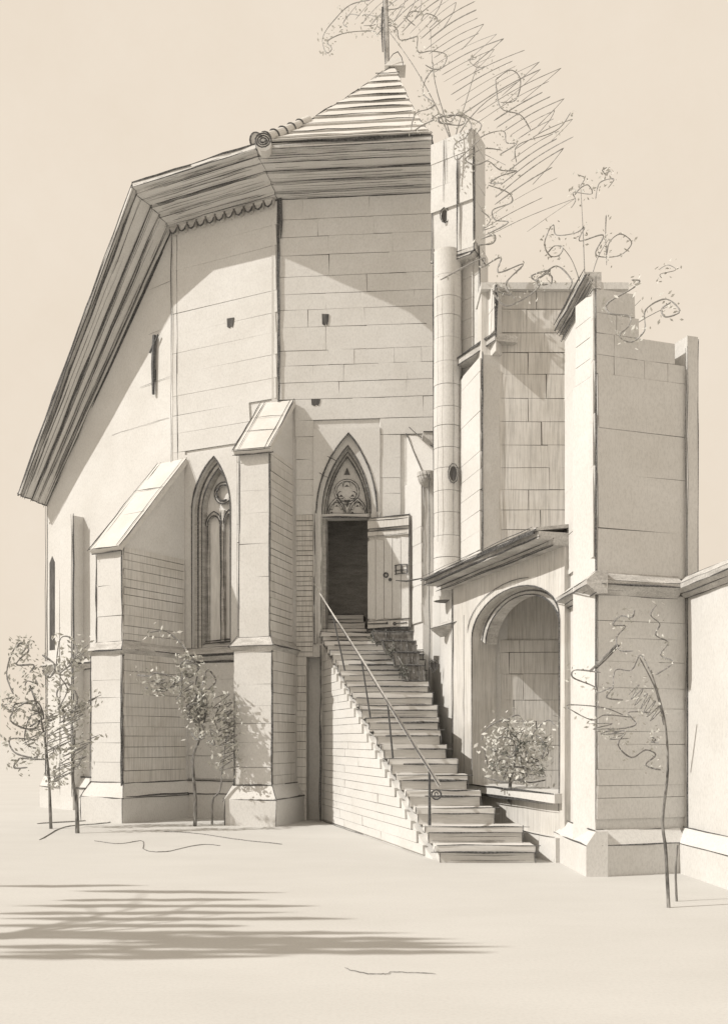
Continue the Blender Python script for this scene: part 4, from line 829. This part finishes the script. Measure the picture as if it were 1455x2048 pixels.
creeper('loose looping creeper hanging over the right church bay', 10.9, (1262, 600), o3)
def sapling(name, label, base, pts, Y, r, outl, zigs, lo, wt=1.15, leaves=2, mline='soft', mleaf='leaf', group='saplings in front of the walls', cat='sapling'):
    t = thing(name, label, cat, at(*base, Y) * 1.0, group); t.location.z = 0
    b = MB(); p0 = at(*base, Y); p0.z = 0; trunk(b, [p0] + [at(x, y, Y) for x, y in pts], r)
    b.build('trunk', ['bark'], t)
    b = MB(); lb = MB(); twigs(b, outl, Y, .22, wt, 0, leaves, lo, lb); twigs(b, zigs, Y, .12, wt * .6, 1, leaves, lo, lb)
    b.build('twigs', [mline, 'soft'], t); tag(lb.build('crown', [mleaf], t), None, None, kind='stuff'); return t
sapling('sapling', 'slender dark stemmed sapling in front of the gothic window', (390, 1652), [(391, 1600), (386, 1520), (400, 1470), (392, 1400)], 17.4, (.036, .012),
        [loops(378, 1336, 22, 20, 8), [(352, 1400), (362, 1385), (366, 1340), (385, 1318), (396, 1340), (392, 1370), (404, 1380), (398, 1400), (412, 1395), (410, 1415)], [(405, 1370), (415, 1340), (432, 1362), (410, 1385)], loops(395, 1425, 24, 30, 14), loops(400, 1400, 14, 14, 8), [(382, 1465), (395, 1480), (410, 1470), (400, 1440)], [(440, 1410), (430, 1440), (436, 1465), (420, 1460), (430, 1490), (415, 1480)],
         [(275, 1350), (298, 1352), (312, 1346), (350, 1358), (330, 1382), (290, 1375)], [(300, 1265), (330, 1262), (355, 1280), (372, 1298)]],
        [zig(445, 1390, 460, 1540, 20, 18, -9), zig(360, 1350, 400, 1440, 14, 16, -8), zig(310, 1360, 335, 1376, 6, 14, -5)], .05)
sapling('sapling', 'thin bent leafless stem right beside the window sapling', (424, 1640), [(426, 1600), (440, 1580), (446, 1530), (452, 1480)], 17.7, (.022, .01), [[(452, 1480), (462, 1455), (450, 1440), (466, 1420)]], [zig(452, 1420, 464, 1500, 9, 12, -6)], .04)
sapling('sapling', 'dark crooked sapling left of the outer buttress', (155, 1666), [(153, 1600), (146, 1560), (148, 1500), (150, 1460)], 16.1, (.036, .014),
        [[(148, 1535), (158, 1530), (165, 1510)], [(115, 1420), (135, 1380), (120, 1350), (140, 1330), (155, 1300), (140, 1275), (120, 1280), (112, 1340)], loops(140, 1400, 26, 36, 10)],
        [zig(110, 1500, 165, 1400, 16, 34, -14), zig(120, 1560, 168, 1480, 12, 28, -14), zig(135, 1345, 165, 1300, 8, 16, -10)], .05)
sapling('sapling', 'loose rounded shrub at the far left with pale outline leaves', (102, 1655), [(100, 1600), (97, 1540), (85, 1450), (60, 1370)], 16.9, (.03, .012),
        [[(28, 1390), (14, 1350), (25, 1305), (45, 1285), (58, 1300), (40, 1318), (35, 1330), (68, 1330), (60, 1345)], loops(44, 1297, 11, 12, 7), [(85, 1310), (110, 1330), (100, 1355), (85, 1340)], [(60, 1375), (72, 1400), (65, 1420), (85, 1425), (62, 1432), (50, 1470), (55, 1490), (78, 1500), (70, 1515), (30, 1505), (22, 1478), (76, 1480)], [(40, 1516), (95, 1518), (108, 1500), (95, 1490)], [(40, 1516), (28, 1535), (55, 1535)], [(4, 1400), (20, 1396), (22, 1405), (8, 1412), (30, 1425), (40, 1410)], loops(60, 1430, 40, 30, 12), [(110, 1545), (112, 1552), (118, 1560), (112, 1562), (108, 1550)]],
        [zig(70, 1480, 120, 1420, 10, 22, -10), [(50, 1372), (56, 1362), (75, 1368), (72, 1360), (76, 1372)]], .045, mline='soft')
# shrub on the porch sill
sh = thing('flowering_shrub', 'bushy shrub filling the bottom of the round porch arch', 'shrub', (2.02, 13.75, .64))
Ys = 13.75; b = MB(); lb = MB()
trunk(b, [Vector((2.0, Ys, .64)), Vector((2.02, Ys, 1.0)), at(1040, 1480, Ys)], (.03, .012)); b.build('stem', ['bark'], sh)
b = MB(); twigs(b, [[(962, 1480), (975, 1455), (1005, 1440), (1015, 1455), (985, 1462)], [(1005, 1445), (1035, 1430), (1048, 1455), (1030, 1470)], [(1062, 1480), (1070, 1460), (1095, 1440), (1108, 1450)], [(968, 1500), (975, 1530), (985, 1540), (1000, 1520), (1015, 1530), (1005, 1560)], [(970, 1555), (1010, 1565), (1030, 1560), (1060, 1565), (1090, 1560)], [(1035, 1545), (1060, 1548), (1085, 1540), (1070, 1530), (1045, 1535), (1040, 1510)], loops(1010, 1490, 30, 26, 12), loops(1070, 1500, 28, 30, 12), loops(1030, 1545, 40, 14, 10)], Ys, .25, .9, 0, 1, .045, lb)
b.build('twigs', ['soft'], sh); b2 = MB()
for i in range(800):
    a = U(0, 6.28); r = R_() ** .5; x = 1036 + 70 * r * math.cos(a); y = 1500 + 66 * r * math.sin(a); leafq(lb, at(x, y, Ys + U(-.35, .35)), .035)
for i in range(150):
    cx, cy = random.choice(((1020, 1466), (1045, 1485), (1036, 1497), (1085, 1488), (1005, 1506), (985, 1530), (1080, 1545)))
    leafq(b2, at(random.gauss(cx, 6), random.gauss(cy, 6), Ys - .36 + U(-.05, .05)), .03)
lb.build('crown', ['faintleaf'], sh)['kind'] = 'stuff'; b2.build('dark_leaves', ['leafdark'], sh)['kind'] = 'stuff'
# bracket stones carrying the landing; shade painted into their dark colour and strokes
br = None
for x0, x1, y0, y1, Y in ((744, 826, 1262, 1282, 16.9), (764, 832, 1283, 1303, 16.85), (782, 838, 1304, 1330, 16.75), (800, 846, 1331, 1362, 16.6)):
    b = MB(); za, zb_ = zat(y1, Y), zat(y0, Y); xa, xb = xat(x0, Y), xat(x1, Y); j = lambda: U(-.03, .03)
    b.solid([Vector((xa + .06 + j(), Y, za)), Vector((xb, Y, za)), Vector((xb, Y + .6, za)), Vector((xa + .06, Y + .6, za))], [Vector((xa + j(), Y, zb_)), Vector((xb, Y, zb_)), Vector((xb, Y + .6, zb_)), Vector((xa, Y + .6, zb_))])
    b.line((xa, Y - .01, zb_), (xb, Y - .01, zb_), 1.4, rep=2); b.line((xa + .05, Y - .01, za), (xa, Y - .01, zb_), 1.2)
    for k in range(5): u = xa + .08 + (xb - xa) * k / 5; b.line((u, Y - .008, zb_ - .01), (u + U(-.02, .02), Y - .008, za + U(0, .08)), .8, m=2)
    b.build('bracket_stone', ['shaded_stone', 'line', 'soft'], chapel)
# ivy under the open leaf
iv = thing('ivy_clump', 'dark ragged ivy clump hanging below the open door leaf', 'ivy', (xat(790, 16.9), 16.9, 2.6)); lb = MB()
for cx, cy, rx_, ry_, n in ((760, 1276, 16, 8, 170), (782, 1300, 10, 14, 90), (806, 1342, 8, 12, 70), (748, 1270, 8, 6, 60)):
    for i in range(n):
        p = at(random.gauss(cx, rx_ * .55), random.gauss(cy, ry_ * .55), 17.0 + U(-.12, .12) - (cy - 1280) * .008); leafq(lb, p, .03)
lb.build('foliage', ['leafdark'], iv)['kind'] = 'stuff'
b = MB(); b.tube(smooth([at(815, 1362, 16.4), at(800, 1320, 16.7), at(770, 1285, 17.0), at(750, 1272, 17.1)]), .012); b.build('stem', ['bark'], iv)
# sapling with stake in front of the church
rs = sapling('staked_sapling', 'tall thin sapling with pale leafy crown before the right church bay', (1336, 1815), [(1330, 1700), (1324, 1640), (1334, 1540), (1328, 1440), (1300, 1340)], 8.95, (.017, .007),
        [[(1268, 1220), (1262, 1235), (1240, 1232), (1225, 1250), (1250, 1252), (1232, 1275), (1238, 1300), (1265, 1302)], [(1312, 1210), (1300, 1230), (1318, 1248), (1310, 1270), (1335, 1285), (1320, 1310), (1345, 1325), (1310, 1350)], [(1200, 1345), (1150, 1340), (1145, 1355), (1185, 1372), (1195, 1385), (1225, 1375), (1212, 1395), (1245, 1400)], [(1225, 1375), (1230, 1340), (1262, 1340), (1280, 1310), (1300, 1345)], [(1245, 1430), (1205, 1415), (1135, 1410), (1150, 1425), (1185, 1440), (1210, 1430), (1265, 1435)], [(1220, 1468), (1250, 1462), (1235, 1490), (1262, 1515), (1290, 1500), (1310, 1510), (1290, 1530), (1320, 1540)], [(1215, 1460), (1270, 1450), (1255, 1425), (1300, 1425)], [(1278, 1315), (1310, 1380), (1326, 1450)], [(1300, 1472), (1310, 1480), (1302, 1484), (1316, 1486)]],
        [zig(1262, 1378, 1315, 1432, 14, 10, -14), zig(1200, 1445, 1240, 1480, 8, 22, -3)], .02, wt=1.0, leaves=1, mline='soft')
b = MB(); trunk(b, [Vector((xat(1352, 9.3), 9.3, 0)), at(1350, 1740, 9.3), at(1354, 1690, 9.3)], (.012, .008)); b.build('stake', ['bark'], rs)
pr_ = thing('leaning_prop', 'short dark wooden prop leaning on the pier below the string course', 'prop', at(1180, 1345, 10.9)); b = MB()
b.tube([at(1178, 1343, 10.95), at(1205, 1318, 10.9), at(1234, 1288, 10.85)], .014, 0, 6); b.tube([at(1190, 1338, 10.95), at(1212, 1318, 10.9), at(1238, 1290, 10.85)], .008, 0, 6); b.build('pole', ['bark'], pr_)
# unseen added tree: crown slivers sit along the sun's path to draw ground streaks
ot = thing('shade_streak_tree', 'unseen added tree left of view, crown shaped to streak the foreground with shade', 'tree', (-8.6, 6.0, 0)); b = MB(); lb = MB()
trunk(b, [Vector((-8.6, 6, 0)), Vector((-8.5, 6.1, 2.5)), Vector((-8.3, 6.0, 5.2))], (.22, .1))
rowsS = [(1772, 30, 240), (1784, 240, 480), (1800, 150, 440), (1812, 130, 560), (1826, 60, 480), (1838, 70, 620), (1852, 30, 420), (1866, 60, 700), (1878, 280, 800), (1886, 360, 830), (1894, 60, 850), (1904, 80, 870), (1914, 20, 440), (1838, 520, 640)]
for y, x0, x1 in rowsS:
    x = x0 + U(0, 30)
    while x < x1:
        gp = gpt(x, y + U(-1.6, 1.6)); t = U(5.2, 7.2); p = gp - SUN * (t / -SUN.z)
        for _ in range(1):
            q_ = p; e_ = Vector((U(.3, .7), U(-.02, .02), U(-.02, .02))); v_ = Vector((0, U(.05, .085), U(-.005, .005)))
            lb.face([q_ - e_, q_ - v_, q_ + e_, q_ + v_])
        if R_() < .06: b.tube([Vector((-8.3, 6.0, 5.0)), (Vector((-8.3, 6.0, 5.4)) + p) / 2 + Vector((0, 0, .2)), p], [.03, .018, .008], 0, 4)
        x += U(15, 36)
b.build('trunk', ['bark'], ot); lb.build('crown', ['leafdark'], ot)['kind'] = 'stuff'
